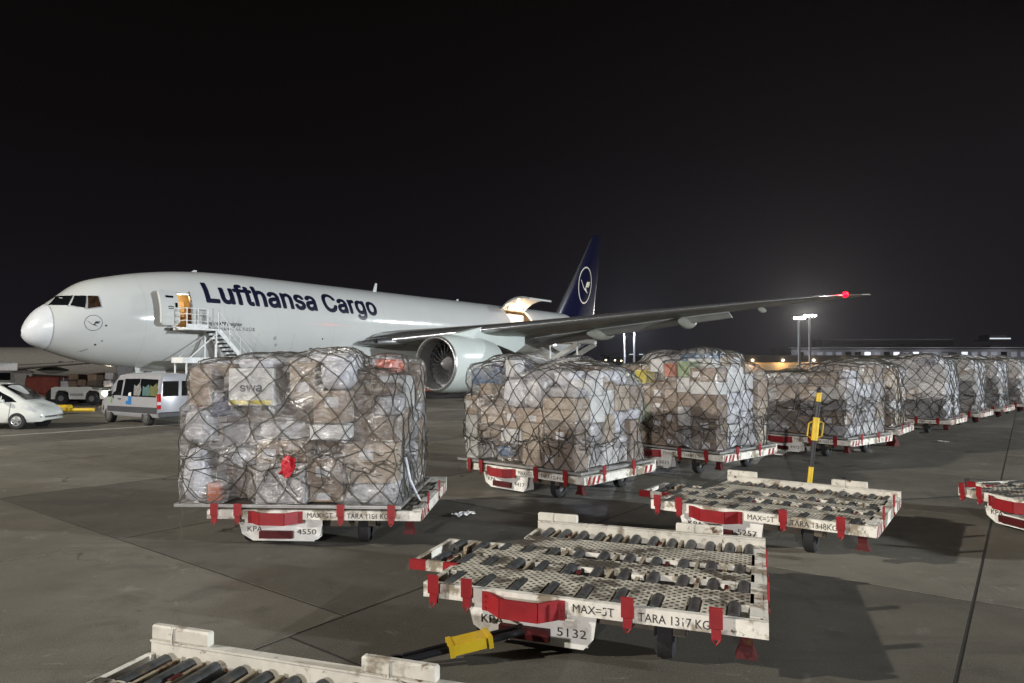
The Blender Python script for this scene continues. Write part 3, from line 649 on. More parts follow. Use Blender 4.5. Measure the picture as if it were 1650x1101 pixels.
for side in (-1, 1):
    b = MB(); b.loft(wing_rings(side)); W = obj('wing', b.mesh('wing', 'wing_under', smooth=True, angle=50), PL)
    b = MB(); rr = []
    for lat_ in np.linspace(3.3, 32.0, 40):
        le, ch, z, th = w_at(lat_); tt = ch*th
        rr.append([(le+x*ch-.03, side*lat_, z-x*ch*.02+tt*airfoil(x, s)*(1.06 if s > 0 else .92)+.02*ch*math.sin(math.pi*x)) for x, s in ((.07, 1), (.035, 1), (.012, 1), (.0, 1), (.012, -1), (.03, -1))])
    b.loft(rr, closed=False, cap=False); obj('leading_edge', b.mesh('slat', 'wing_edge', smooth=True), W)
    for lat_, ln, rr_ in ((8.2, 5.2, .5), (14.2, 4.6, .46), (20.4, 3.8, .50), (25.6, 2.2, .2)):
        le, ch, z, th = w_at(lat_); xs = le+ch*.62; b = MB()
        b.lathe([(xs+ln*t, max(.02, rr_*math.sin(math.pi*min(1, t*.95+.02))**.7)) for t in np.linspace(0, 1, 12)], 14)
        b.v = [(p[0], side*lat_+p[1]*.62, z-.02*ch-.32*ch*th-rr_*.45+p[2]*1.05) for p in b.v]
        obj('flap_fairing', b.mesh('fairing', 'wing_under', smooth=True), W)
    b = MB(); rr = []
    for lat_ in np.linspace(3.6, 23.5, 14):
        le, ch, z, th = w_at(lat_); zt = z-.025*ch
        rr.append([(le+ch*.80, side*lat_, zt-.02), (le+ch*.97, side*lat_, zt-.13*ch**.5-.05), (le+ch*1.03, side*lat_, zt-.17*ch**.5-.1), (le+ch*.96, side*lat_, zt-.16*ch**.5-.10), (le+ch*.80, side*lat_, zt-.10)])
    b.loft(rr); obj('flap', b.mesh('flap', 'wing_grey'), W)
    # tailplane
    b = MB(); rr = []
    for lat_, le, ch, z in ((.6, 54.8, 7.0, 6.9), (6, 58.3, 4.6, 7.5), (10.7, 61.4, 2.4, 8.05)):
        rr.append([(le+x*ch, side*lat_, z+ch*.09*airfoil(x, s)) for x, s in AF2])
    b.loft(rr); obj('tailplane', b.mesh('tailplane', 'wing_grey', smooth=True, angle=50), PL)
    # engine
    ex, ey, ez = 20.15, side*9.6, 2.57
    b = MB(); c = (ex, ey, ez)
    b.lathe([(.16, 1.86), (.5, 1.92), (1.2, 1.97), (2.4, 1.985), (3.6, 1.95), (4.6, 1.85), (5.5, 1.70), (5.5, 1.62), (4.8, 1.66)], 56, c=c)
    E = obj('engine', b.mesh('cowling', 'nacelle', smooth=True, angle=40), PL)
    b = MB(); b.lathe([(.162, 1.862), (.07, 1.83), (.01, 1.775), (0, 1.74), (.02, 1.70), (.10, 1.655), (.24, 1.625)], 56, c=c); obj('inlet_lip', b.mesh('lip', 'lip_metal', smooth=True), E)
    b = MB(); b.lathe([(.24, 1.624), (.7, 1.63), (1.35, 1.66)], 56, c=c); obj('inlet_duct', b.mesh('duct', 'inlet_grey', smooth=True), E)
    b = MB(); b.lathe([(1.35, 1.66), (1.75, 1.64), (1.76, .3)], 40, c=c); obj('fan_case', b.mesh('case', 'fan_dark', smooth=False), E)
    b = MB(); b.lathe([(.72, .001), (.74, .06), (.92, .22), (1.2, .40), (1.5, .52), (1.6, .53)], 28, c=c); SPN = obj('spinner', b.mesh('spinner', 'spinner', smooth=True), E)
    b = MB(); b.lathe([(.70, .001), (.705, .06), (.80, .105), (.86, .14)], 16, c=c); obj('spinner_tip', b.mesh('tip', 'aircraft_white', smooth=True), SPN)
    def blade():
        b = MB(); rr = []
        for t in np.linspace(0, 1, 9):
            r = .50+1.13*t; tw = R(20+42*t); sweep = .30*math.sin(math.pi*t)*(.5-t)*1.3+.10*t; w_ = .20+.13*math.sin(math.pi*t*.8)
            cx_, cy_ = math.cos(tw)*w_, math.sin(tw)*w_; ring = []
            for u, th in ((-1, .012), (0, .03), (1, .012), (1, -.012), (0, -.03), (-1, -.012)):
                ring.append((1.42+cx_*u-math.sin(tw)*th, sweep+cy_*u+math.cos(tw)*th, r))
            rr.append(ring)
        b.loft(rr); return b.mesh('blade', 'fan_blade', smooth=True, angle=50)
    for k in range(22): obj('fan_blade', cached('blade', blade), E, (ex, ey, ez), (2*math.pi*k/22, 0, 0))
    b = MB(); b.lathe([(4.6, 1.25), (5.6, 1.12), (7.0, .78), (7.05, .70), (6.4, .62)], 36, c=c); obj('core_nozzle', b.mesh('nozzle', 'steel', smooth=True), E)
    b = MB(); b.lathe([(6.2, .55), (7.2, .42), (8.3, .02)], 24, c=c); obj('exhaust_cone', b.mesh('cone', 'dark_steel', smooth=True), E)
    le, ch, z, th = w_at(9.6); b = MB()
    rr = []
    for x, zt, zb, w_ in ((ex+1.6, ez+1.99, ez+1.8, .06), (ex+2.6, ez+2.2, ez+1.7, .28), (le+.3, z+.25, ez+1.6, .33), (le+2.5, z+.0, ez+1.35, .34), (le+4.6, z-.1, z-1.5, .28), (le+6.2, z-.2, z-.9, .05)):
        rr.append([(x, ey-w_, zb), (x, ey-w_, zt), (x, ey+w_, zt), (x, ey+w_, zb)])
    b.loft(rr); obj('pylon', b.mesh('pylon', 'nacelle', smooth=True, angle=50), E)
    b = MB(); b.prism([(ex+.9, ez-1.0), (ex+2.0, ez-1.0), (ex+2.1, ez-.95)], side*11.2, side*11.22); 
    b = MB(); b.box((ex+1.5, ey+side*.1, ez-1.965), (.8, .35, .05)); obj('drain_vent', b.mesh('vent', 'dark_steel'), E)
    # wing tip beacon
    le, ch, z, th = w_at(31.1); b = MB(); b.lathe([(-.2, .02), (-.14, .15), (.05, .2), (.2, .02)], 12, c=(le+.05, side*31.1, z+.05)); obj('beacon_light', b.mesh('beacon', 'beacon_red'), W)
    lamp('wing_tip_lamp', (le-.25, side*31.1, z+.15), 600, (1, .01, .01), .12, W)
    # main gear: three axles
    b = MB(); b.tube([(31.4, side*5.2, 3.6), (31.4, side*5.5, .7)], .2, 12); b.tube([(31.4, side*3.4, 2.6), (31.4, side*5.45, 1.5)], .1, 8); b.bar((29.8, side*5.5, .66), (33.0, side*5.5, .66), .24, .24); G = obj('main_gear', b.mesh('strut', 'frame_grey'), PL)
    for ax in (29.95, 31.4, 32.85):
        for dy in (-.55, .55):
            b = MB(); b.lathe([(-.24, .34), (-.25, .56), (-.17, .66), (.17, .66), (.25, .56), (.24, .34)], 28, axis='y', c=(ax, side*5.5+dy, .66)); wl = obj('wheel', b.mesh('wheel', 'tyre', smooth=True, angle=40), G)
            b = MB(); b.lathe([(-.22, .02), (-.18, .33), (.18, .33), (.22, .02)], 20, axis='y', c=(ax, side*5.5+dy, .66)); obj('rim', b.mesh('rim', 'rim_grey'), wl)
# belly fairing with the glove that meets the wing
b = MB(); rr = []
for s, w_, zt, zb in ((15.8, 2.3, 3.2, 2.3), (17.5, 3.05, 3.9, 1.95), (19.5, 3.45, 4.4, 1.7), (23, 3.65, 4.5, 1.55), (30, 3.65, 4.4, 1.55), (34.5, 3.5, 4.2, 1.6), (37.5, 2.9, 3.6, 1.9), (40, 2.0, 3.0, 2.1)):
    rr.append([(s, w_*math.copysign(abs(math.cos(a))**.7, math.cos(a)), (zt+zb)/2+(zt-zb)/2*math.copysign(abs(math.sin(a))**.75, math.sin(a))) for a in np.linspace(0, 2*math.pi, 40, endpoint=False)])
b.loft(rr); obj('belly_fairing', b.mesh('fairing', 'aircraft_white', smooth=True, angle=50), PL)
# strake light panel at the wing root
b = MB(); b.lathe([(0, .03), (.5, .28), (1.4, .42), (2.6, .46), (4, .3)], 16); b.v = [(19.0+p[0], -3.25-p[0]*.55+p[1]*.7, 4.02+p[0]*.07+p[2]*.75) for p in b.v]; obj('wing_root_glove', b.mesh('glove', 'wing_edge', smooth=True), PL)
b = MB(); b.lathe([(-.03, .01), (-.02, .13), (.02, .13), (.03, .01)], 12, axis='y', c=(20.05, -4.16, 4.15)); obj('landing_light', b.mesh('light', 'window_glass'), PL)
# nose gear with the doors that carry the registration letters
b = MB(); b.tube([(6.1, 0, 3.0), (5.9, 0, .5)], .16, 12); b.tube([(7.4, 0, 2.6), (6.0, 0, 1.2)], .09, 8); b.tube([(5.9, -.5, .53), (5.9, .5, .53)], .12, 10); G = obj('nose_gear', b.mesh('strut', 'frame_grey'), PL)
for dy in (-.36, .36):
    b = MB(); b.lathe([(-.19, .26), (-.2, .44), (-.13, .53), (.13, .53), (.2, .44), (.19, .26)], 26, axis='y', c=(5.9, dy, .53)); wl = obj('wheel', b.mesh('wheel', 'tyre', smooth=True, angle=40), G)
    b = MB(); b.lathe([(-.17, .02), (-.14, .26), (.14, .26), (.17, .02)], 18, axis='y', c=(5.9, dy, .53)); obj('rim', b.mesh('rim', 'rim_grey'), wl)
for y in (-.62, .62):
    b = MB(); b.prism([(5.15, 2.35), (6.9, 2.3), (6.85, 1.72), (5.25, 1.62)], y-.03, y+.03); ND = obj('gear_door', b.mesh('gear_door', 'aircraft_white'), PL)
tm = text_mesh('FF', .5, 'letter_black', w=.5, bold=.008); obj('gear_door_lettering', tm, ND, (5.62, -.655, 1.86)); 
ND2 = [o for o in PL.children if o.name.startswith('gear_door') and o != ND]
b = MB(); b.prism([(4.2, 2.4), (5.1, 2.4), (5.05, 1.7), (4.3, 1.75)], -.58, -.54); obj('gear_door', b.mesh('gear_door', 'dark_steel'), PL)
# fin
b = MB(); rr = []
for z, le, te, th in ((7.6, 49.9, 59.4, .9), (8.5, 50.75, 59.3, .86), (13, 54.75, 60.3, .56), (18.1, 59.0, 61.1, .24), (18.45, 59.5, 61.1, .12)):
    rr.append([(le+(te-le)*x, th*.5*airfoil(x, s)*2.0, z) for x, s in AF2])
b.loft(rr); FIN = obj('tail_fin', b.mesh('fin', 'navy', smooth=True, angle=50), PL)
b = MB(); rr = []
for z in np.linspace(8.15, 18.35, 16):
    le = float(np.interp(z, (7.6, 8.5, 13, 18.1, 18.45), (49.9, 50.75, 54.75, 59.0, 59.5))); te = float(np.interp(z, (7.6, 13, 18.1), (59.4, 60.3, 61.1))); th = float(np.interp(z, (7.6, 13, 18.1), (.9, .56, .24)))
    rr.append([(le+(te-le)*x-.03, th*airfoil(x, s)*1.08, z) for x, s in ((.045, 1), (.015, 1), (0, 1), (.015, -1), (.045, -1))])
b.loft(rr, closed=False, cap=False); obj('leading_edge', b.mesh('fin_edge', 'wing_edge', smooth=True), FIN)
def fin_map(x, z0):
    s, z = 56.75+x+.22*z0, 11.9+z0; le = float(np.interp(z, (7.6, 8.5, 13, 18.1), (49.9, 50.75, 54.75, 59.0))); te = float(np.interp(z, (7.6, 13, 18.1), (59.4, 60.3, 61.1))); th = float(np.interp(z, (7.6, 13, 18.1), (.9, .56, .24)))
    q = min(.999, max(.001, (s-le)/(te-le))); return (s, -th*airfoil(q, 1)-.03, z)
crest(lambda x, y: fin_map(x*.74, y*1.02), 2.2, 'cream', 'cream', FIN, wr=.07)
b = MB(); b.loft([[(s, -.60*airfoil(.7, 1)*1.6-.06, z), (s+1.0, -.34, z), (s+1.0, .34, z), (s, .4, z)] for s, z in ((58.1, 7.75), (58.3, 9.1))]); 
# ================================================================== PALLET DOLLIES
def tyre_mesh():
    b = MB(); b.lathe([(-.075, .10), (-.085, .17), (-.06, .21), (.06, .21), (.085, .17), (.075, .10)], 26, axis='x'); return b.mesh('tyre', 'tyre', smooth=True, angle=40)
def rim_mesh():
    b = MB(); b.lathe([(-.07, .01), (-.055, .04), (-.045, .10), (.045, .10), (.055, .04), (.07, .01)], 18, axis='x'); return b.mesh('rim', 'rim_grey')
def roller_mesh(ln):
    def f():
        b = MB(); b.lathe([(-ln/2, .012), (-ln/2, .058), (ln/2, .058), (ln/2, .012)], 14, axis='y'); return b.mesh('roller', 'roller', smooth=True, angle=40)
    return cached(('roller', ln), f)
def box_mesh(key, d, m, bev=.006):
    return cached((key, d, m), lambda: (lambda b: (b.bevel_box((0, 0, 0), d, bev), b.mesh(key, m))[1])(MB()))
def striped(name, p0, p1, w, h, n, parent, first='red_paint', other='dolly_white'):
    """bar of alternating red and white fields"""
    p0, p1 = Vector(p0), Vector(p1); b = MB()
    for k in range(n):
        b.cur = k % 2; b.bar(p0+(p1-p0)*k/n, p0+(p1-p0)*(k+1)/n, w, h)
    return obj(name, b.mesh(name, [first, other], fix=False), parent)
def chevrons(x, y0, y1, zc, h, n, parent):
    b = MB()
    for k in range(n):
        a = y0+(y1-y0)*k/n; w = (y1-y0)/n*.5
        b.add([(x, a, zc-h/2), (x, a+w, zc-h/2), (x, a+w+.06, zc+h/2), (x, a+.06, zc+h/2)], [(0, 1, 2, 3)])
    return obj('hazard_stripe', b.mesh('stripe', 'red_paint', fix=False), parent)
DECK = .50
def dolly(loc, yaw, label, number, tara, rollers=True, bar_to=None, bar_style='sleeve', group='empty pallet dollies', tara_w=.95, corner_striped=True):
    D = empty('pallet_dolly', (loc[0], loc[1], 0), R(yaw), label, 'dolly', group)
    # chassis below the deck
    b = MB()
    for u in (-.8, .8): b.box((u, 1.25, .33), (.10, 2.3, .12))
    for v in (.35, 2.05): b.box((0, v, .26), (1.7, .09, .09))
    b.box((0, 1.25, .36), (2.6, .12, .08)); obj('chassis', b.mesh('chassis', 'dolly_under'), D)
    # front rail and its lettering
    def front_rail():
        b = MB(); b.box((0, .03, .435), (2.98, .06, .13)); b.box((0, .06, .372), (2.98, .10, .012))
        for u in (-1.25, -.78, .2, .85, 1.36): b.tube([(u, -.006, .44), (u, .0, .44)], .014, 6)
        return b.mesh('front_rail', 'dolly_white')
    FR = obj('front_rail', cached('front_rail', front_rail), D)
    obj('capacity_lettering', cached('max5', lambda: text_mesh('MAX=5T', .10, 'letter_black', w=.36, small=True)), FR, (-.08, -.003, .398))
    obj('weight_lettering', text_mesh(tara, .10, 'letter_black', small=True, w=tara_w*.60), FR, (.48, -.003, .393))
    # back rail with its two raised guards
    def back_rail():
        b = MB(); b.box((.17, 2.44, .475), (2.64, .05, .17)); b.box((.17, 2.44, .566), (2.64, .075, .012)); return b.mesh('back_rail', 'rail_white')
    BR = obj('back_rail', cached('back_rail', back_rail), D)
    for u, w in ((-.90, .50), (.78, .52)):
        def guard(w=w):
            b = MB(); b.bevel_box((0, 0, 0), (w, .06, .10), .012); b.box((-w*.12, -.037, 0), (.012, .006, .12)); return b.mesh('guard', 'rail_white')
        obj('rail_guard', cached(('guard', w), guard), BR, (u, 2.44, .622))
    # side beams
    def side_r():
        b = MB(); b.box((1.46, 1.27, .42), (.06, 2.32, .15)); b.box((1.40, 1.27, .49), (.10, 2.32, .02)); return b.mesh('side_beam', 'dolly_white')
    SR = obj('side_beam', cached('side_r', side_r), D)
    chevrons(1.492, .08, .52, .42, .14, 3, SR); chevrons(1.492, 2.0, 2.36, .42, .14, 2, SR)
    def side_l():
        b = MB(); b.box((-1.46, .34, .42), (.06, .52, .13)); b.box((-1.13, 2.15, .42), (.05, .5, .13)); b.box((-1.5, 1.55, .44), (.92, .05, .09)); b.box((-1.93, 1.12, .44), (.05, .9, .09)); return b.mesh('side_beam', 'dolly_white')
    SLm = obj('side_beam', cached('side_l', side_l), D)
    striped('bumper_bar', (-1.97, .64, .45), (-1.40, .64, .45), .05, .10, 3, SLm)
    # deck: cross beams, tread plates, rollers in their channels
    rows = [(.07, .42, -1.42, 1.40), (.68, 1.02, -1.88, 1.40), (1.26, 1.56, -1.88, 1.40), (1.98, 2.38, -1.10, 1.40)]
    walk = [(.42, .68, -1.43, 1.38), (1.02, 1.26, -1.45, 1.38), (1.56, 1.98, -1.12, 1.38)]
    for i, (v0, v1, u0, u1) in enumerate(walk):
        def wp(v0=v0, v1=v1, u0=u0, u1=u1):
            b = MB(); b.box(((u0+u1)/2, (v0+v1)/2, DECK-.008), (u1-u0, v1-v0, .016)); return b.mesh('tread_plate', 'dolly_plate')
        obj('tread_plate', cached(('walk', i), wp), D)
        def cb(v0=v0, v1=v1, u0=u0, u1=u1):
            b = MB()
            for v in (v0+.012, v1-.012): b.box(((u0+u1)/2, v, DECK-.07), (u1-u0, .024, .10))
            return b.mesh('cross_beam', 'dolly_white')
        obj('cross_beam', cached(('cross', i), cb), D)
    if rollers:
        rr = random.Random(number)
        for i, (v0, v1, u0, u1) in enumerate(rows):
            ln = round(v1-v0-.03, 3); n = 9 if i == 0 else (12 if i < 3 else 12); stp = (u1-u0)/n; vc = (v0+v1)/2
            for k in range(n):
                u = u0+stp*(k+.5)+(.03 if i % 2 else -.02)
                obj('roller', roller_mesh(ln), D, (u, vc, DECK-.044+rr.uniform(-.006, .004)))
                covered = (i == 0) or (i == 1 and k in (1, 2, 4)) or (i == 2 and k in (2, 3)) 
                if k < n-1:
                    if covered: obj('tread_plate', box_mesh('tread_plate', (round(stp-.115, 3), round(v1-v0, 3), .014), 'dolly_plate', .002), D, (u+stp/2, vc, DECK-.010))
                    else:
                        if k % 3 != 2: obj('divider', box_mesh('divider', (.04, round(v1-v0, 3), .10), 'divider'), D, (u+stp*.5, vc, DECK-.056))
                        if (k*3+i) % 5 == 1: obj('pallet_stop', box_mesh('pallet_stop', (.035, .10, .09), 'red_dark'), D, (u+stp*.45, vc-.05, DECK-.04))
                        if i == 1 and k in (7, 10): obj('stop_housing', box_mesh('stop_housing', (.12, .12, .05), 'dolly_white'), D, (u+stp*.5, vc+.06, DECK-.02))
    else:
        b = MB(); b.box((-.1, 1.25, DECK-.012), (2.7, 2.2, .012)); obj('roller_bed', b.mesh('bed', 'dolly_under'), D)
    # red flaps along the front, one at the right flank
    def flap():
        b = MB(); b.bevel_box((0, -.045, .045), (.105, .018, .17), .004); b.box((0, -.03, -.075), (.075, .03, .10)); b.tube([(-.03, -.05, -.12), (0, -.052, -.16), (.03, -.05, -.12)], .008, 5); return b.mesh('flap', 'red_paint')
    for u in (-1.37, -1.04, .40, 1.10): obj('stop_flap', cached('flap', flap), D, (u, 0, .46))
    for v in (.62, 1.62): obj('stop_flap', cached('flap', flap), D, (1.45, v, .52), (0, 0, R(90)))
    # bent red bracket, skirt with fleet number, jack feet
    def bracket():
        b = MB(); P = [(-.90, -.004), (-.84, -.012), (-.68, -.15), (-.34, -.15), (-.20, -.012), (-.14, -.004)]
        for a, c in zip(P, P[1:]):
            d = Vector((c[0]-a[0], c[1]-a[1])).normalized(); nrm = Vector((d.y, -d.x))*.012
            b.add([(a[0]-nrm.x, a[1]-nrm.y, .32), (c[0]-nrm.x, c[1]-nrm.y, .32), (c[0]-nrm.x, c[1]-nrm.y, .485), (a[0]-nrm.x, a[1]-nrm.y, .485), (a[0]+nrm.x, a[1]+nrm.y, .32), (c[0]+nrm.x, c[1]+nrm.y, .32), (c[0]+nrm.x, c[1]+nrm.y, .485), (a[0]+nrm.x, a[1]+nrm.y, .485)], [(0, 1, 2, 3), (7, 6, 5, 4), (0, 4, 5, 1), (3, 2, 6, 7), (0, 3, 7, 4), (1, 5, 6, 2)])
        for u in (-.87, -.17):
            for z in (.35, .40, .45): b.tube([(u, -.02, z), (u, -.03, z)], .009, 6)
        return b.mesh('bracket', 'red_paint')
    obj('tow_bracket', cached('bracket', bracket), D)
    def skirt():
        b = MB(); b.prism([(-1.08, .368), (.12, .368), (.09, .16), (.0, .06), (-.86, .06), (-1.02, .15)], .07, .085); b.box((.03, .20, .22), (.02, .25, .28)); return b.mesh('skirt', 'dolly_skirt')
    SK = obj('skirt_plate', cached('skirt', skirt), D)
    obj('fleet_lettering', cached('kpa', lambda: text_mesh('KPA', .105, 'letter_black', small=True, w=.22)), SK, (-.95, .066, .185))
    obj('number_lettering', text_mesh(number, .105, 'letter_black', small=True, w=.27), SK, (-.24, .066, .155))
    b = MB(); b.box((-.52, .03, .155), (.46, .06, .10)); obj('coupling', b.mesh('coupling', 'red_dark'), D)
    def foot():
        b = MB(); b.loft([[(-.05, -.05, .36), (.05, -.05, .36), (.05, .05, .36), (-.05, .05, .36)], [(-.05, -.05, .26), (.05, -.05, .26), (.05, .05, .26), (-.05, .05, .26)], [(-.085, -.07, .17), (.085, -.07, .17), (.085, .07, .17), (-.085, .07, .17)]]); return b.mesh('foot', 'red_dark')
    for u, v in ((1.32, .14),): obj('corner_foot', cached('foot', foot), D, (u, v, 0))
    for u, v in ((-.98, .34), (.66, .34), (-.98, 2.05), (.9, 2.05)):
        w = obj('wheel', cached('tyre', tyre_mesh), D, (u, v, .21), (0, 0, R(4))); obj('rim', cached('rim', rim_mesh), w)
        b_ = cached('fork', lambda: (lambda q: (q.box((0, .05, .06), (.03, .05, .28)), q.box((.0, .0, .14), (.22, .10, .03)), q.mesh('fork', 'red_dark'))[2])(MB())); obj('fork', b_, w)
    if bar_to:
        p0 = Vector((-.52, -.02, .20)); p1 = Vector(bar_to)
        b = MB(); t = (p1-p0).normalized(); s = Vector((-t.y, t.x, 0))*.05
        b.tube([p0+s, p1+s*.7], .03, 8); b.tube([p0-s, p1-s*.7], .03, 8); b.lathe([(-.02, .05), (-.02, .08), (.02, .08), (.02, .05)], 14, axis='z', c=tuple(p1+t*.06)); TB = obj('tow_bar', b.mesh('tow_bar', 'black_paint'), D)
        b = MB(); ln = (p1-p0).length; q0, q1 = p0+t*ln*.30, p0+t*ln*.62; b.bar(q0, q1, .19, .085); b.bar(q0-t*.02, q0+t*.02, .21, .10); b.bar(q1-t*.02, q1+t*.02, .21, .10); obj('tow_bar_sleeve', b.mesh('sleeve', 'yellow_paint'), TB)
    return D
dolly((.586, 5.86), -19.8, 'empty white dolly numbered 5132 in the middle foreground, yellow tow bar pointing left', '5132', 'TARA 1317 KG', bar_to=(-1.35, -.62, .07))
dolly((3.27, 9.34), -35.9, 'empty white dolly numbered 5257 beyond the nearest one, striped post rising behind it', '5257', 'TARA 1348KG', bar_to=(-.75, -.55, .12))
dolly((7.56, 9.78), -80, 'empty dolly cut off by the right edge with big red bracket towards the camera', '5176', 'TARA 1300KG')
dolly((-2.19, 2.22), -18, 'empty rusty white dolly cut off by the bottom edge, dark rollers behind its back rail', '5204', 'TARA 1320KG')

# ================================================================== NETTED LOADS
class Load:
    def __init__(s, name, loc, yaw, H, seed, label, pal, W=3.0, Dp=2.3, film_m='film_clear', net_r=.009, sides='frlb', profile=None, bags=(), film_n=(230, 70), cell=.40, detail=1, side_pal=None, slack=(.35, .75), front_step=None, custom=(), net_m='cord'):
        s.r = random.Random(seed); s.W, s.Dp, s.H = W, Dp, H; s.pal = pal; s.side_pal = side_pal or pal
        s.root = empty('netted_cargo_pallet', (loc[0], loc[1], .53), R(yaw), label, 'cargo pallet', 'netted cargo pallets standing on dollies')
        s.boxes = []; s.profile = profile or (lambda x, y: 1.0)
        b = MB(); b.bevel_box((0, Dp/2+.02, .012), (3.18, 2.44, .024), .006)
        for y in (-1.205, 1.205): b.box((0, Dp/2+.02+y, .034), (3.18, .03, .02))
        for x in (-1.575, 1.575): b.box((x, Dp/2+.02, .034), (.03, 2.38, .02))
        obj('base_plate', b.mesh('plate', 'pallet_metal'), s.root)
        s.custom = list(custom)
        for c in s.custom: s.put(*c[:7], rz=0)
        core = .42
        if front_step: s.step = front_step
        else: s.step = None
        s.put(-W/2+core, W/2-core, core, Dp-core, .045, H*.80, 'cardboard_dark', name='light_block_core')  # dark inner block, added to stop light leaking through the pile
        if 'f' in sides: s.layer('f', detail)
        if 'r' in sides: s.layer('r', detail)
        if 'l' in sides: s.layer('l', detail)
        if 'b' in sides: s.layer('b', detail)
        s.top(bags)
        s.film(film_m, *film_n); s.net(net_r, cell, slack, net_m)
    def choose(s, p):
        t = s.r.random()*sum(w for _, w in p)
        for m, w in p:
            t -= w
            if t <= 0: return m
        return p[-1][0]
    def overlaps(s, x0, x1, y0, y1, z0, z1):
        for c in s.custom:
            a = c[:6]
            if x0 < a[1]-.02 and x1 > a[0]+.02 and y0 < a[3]-.02 and y1 > a[2]+.02 and z0 < a[5]-.02 and z1 > a[4]+.02: return True
        return False
    def put(s, x0, x1, y0, y1, z0, z1, m, rz=0, name='box', bulge=False):
        c = ((x0+x1)/2, (y0+y1)/2, (z0+z1)/2); d = (x1-x0, y1-y0, z1-z0)
        if min(d) < .03: return
        s.boxes.append((c, d))
        if m.startswith('bag'):
            b = MB(); n, k = 14, 9; vs = []; ph = s.r.random()*9
            for i in range(k+1):
                a = math.pi*(i/k-.5)
                for j in range(n):
                    t = 2*math.pi*j/n; e = .55
                    f = lambda q: math.copysign(abs(q)**e, q)
                    w = 1+.05*math.sin(3*t+ph+4*a)+.05*math.sin(5*a+ph*2)
                    vs.append((c[0]+d[0]/2*f(math.cos(a))*f(math.cos(t))*w, c[1]+d[1]/2*f(math.cos(a))*f(math.sin(t))*w, c[2]+d[2]/2*f(math.sin(a))))
            b.add(vs, [(i*n+j, i*n+(j+1) % n, (i+1)*n+(j+1) % n, (i+1)*n+j) for i in range(k) for j in range(n)])
            return obj('bag', b.mesh('bag', m, smooth=True), s.root)
        b = MB(); b.bevel_box((0, 0, 0), d, .014)
        if name == 'box' and m.startswith('card'):      # tape seam and a paper label printed flat on the carton
            r = s.r; hx, hy, hz = d[0]/2, d[1]/2, d[2]/2
            for sg in (-1, 1):
                b.cur = 1; b.add([(-hx+.016, sg*(hy+.0015), -.022), (hx-.016, sg*(hy+.0015), -.022), (hx-.016, sg*(hy+.0015), .022), (-hx+.016, sg*(hy+.0015), .022)], [(0, 1, 2, 3)])
                b.add([(sg*(hx+.0015), -hy+.016, -.022), (sg*(hx+.0015), hy-.016, -.022), (sg*(hx+.0015), hy-.016, .022), (sg*(hx+.0015), -hy+.016, .022)], [(0, 1, 2, 3)])
            if r.random() < .55 and hx > .12 and hz > .12:
                b.cur = 2; w, h = min(.10, hx*.5), min(.07, hz*.4); px, pz = r.uniform(-hx+w+.03, hx-w-.03), r.uniform(-hz+h+.03, hz-h-.03)
                for sg in (-1, 1): b.add([(px-w, sg*(hy+.003), pz-h), (px+w, sg*(hy+.003), pz-h), (px+w, sg*(hy+.003), pz+h), (px-w, sg*(hy+.003), pz+h)], [(0, 1, 2, 3)])
            return obj(name, b.mesh(name, [m, 'tape', 'paper_white'], fix=False), s.root, c, (0, 0, rz))
        return obj(name, b.mesh(name, m), s.root, c, (0, 0, rz))
    def zt(s, x, y): return s.H*s.profile(x/(s.W/2), (y-s.Dp/2)/(s.Dp/2))
    def layer(s, side, detail):
        W, Dp = s.W, s.Dp; T = .46; r = s.r
        pal = s.side_pal if side == 'r' else s.pal
        lo, hi = (-W/2, W/2) if side in 'fb' else (T, Dp-T)
        a = lo
        while a < hi-.05:
            w = r.uniform(.34, .72)/detail
            if a+w > hi-.22: w = hi-a
            z = .05
            while True:
                mid = a+w/2
                xx, yy = {'f': (mid, .2), 'b': (mid, Dp-.2), 'r': (W/2-.2, mid), 'l': (-W/2+.2, mid)}[side]
                top = s.zt(xx, yy)
                if side == 'f' and s.step: top = min(top, s.step)
                h = r.uniform(.24, .56)/detail
                if z+h > top-.16: h = top-z+r.uniform(-.06, .04)
                if h < .10: break
                dj = r.choice([0, .01, .02, .04, .08, .13]); g = .012
                A, B_ = a+g, a+w-g
                bx = {'f': (A, B_, dj, T), 'b': (A, B_, Dp-T, Dp-dj)}.get(side) if side in 'fb' else {'r': (W/2-T, W/2-dj, A, B_), 'l': (-W/2+dj, -W/2+T, A, B_)}[side]
                if not s.overlaps(*bx, z, z+h): s.put(*bx, z, z+h-.008, s.choose(pal), rz=r.uniform(-.02, .02))
                z += h
                if z >= top-.1: break
            a += w
    def top(s, bags):
        r = s.r; W, Dp, T = s.W, s.Dp, .44; x = -W/2+T
        while x < W/2-T-.05:
            w = min(r.uniform(.4, .8), W/2-T-x); y = (T if not s.step else .50)
            while y < Dp-T-.05:
                d = min(r.uniform(.4, .8), Dp-T-y); t = s.zt(x+w/2, y+d/2)+r.uniform(-.07, .05)
                s.put(x+.01, x+w-.01, y+.01, y+d-.01, s.H*.80+.003, t, s.choose(s.pal), rz=r.uniform(-.03, .03)); y += d
            x += w
        for bg in bags: s.put(*bg)
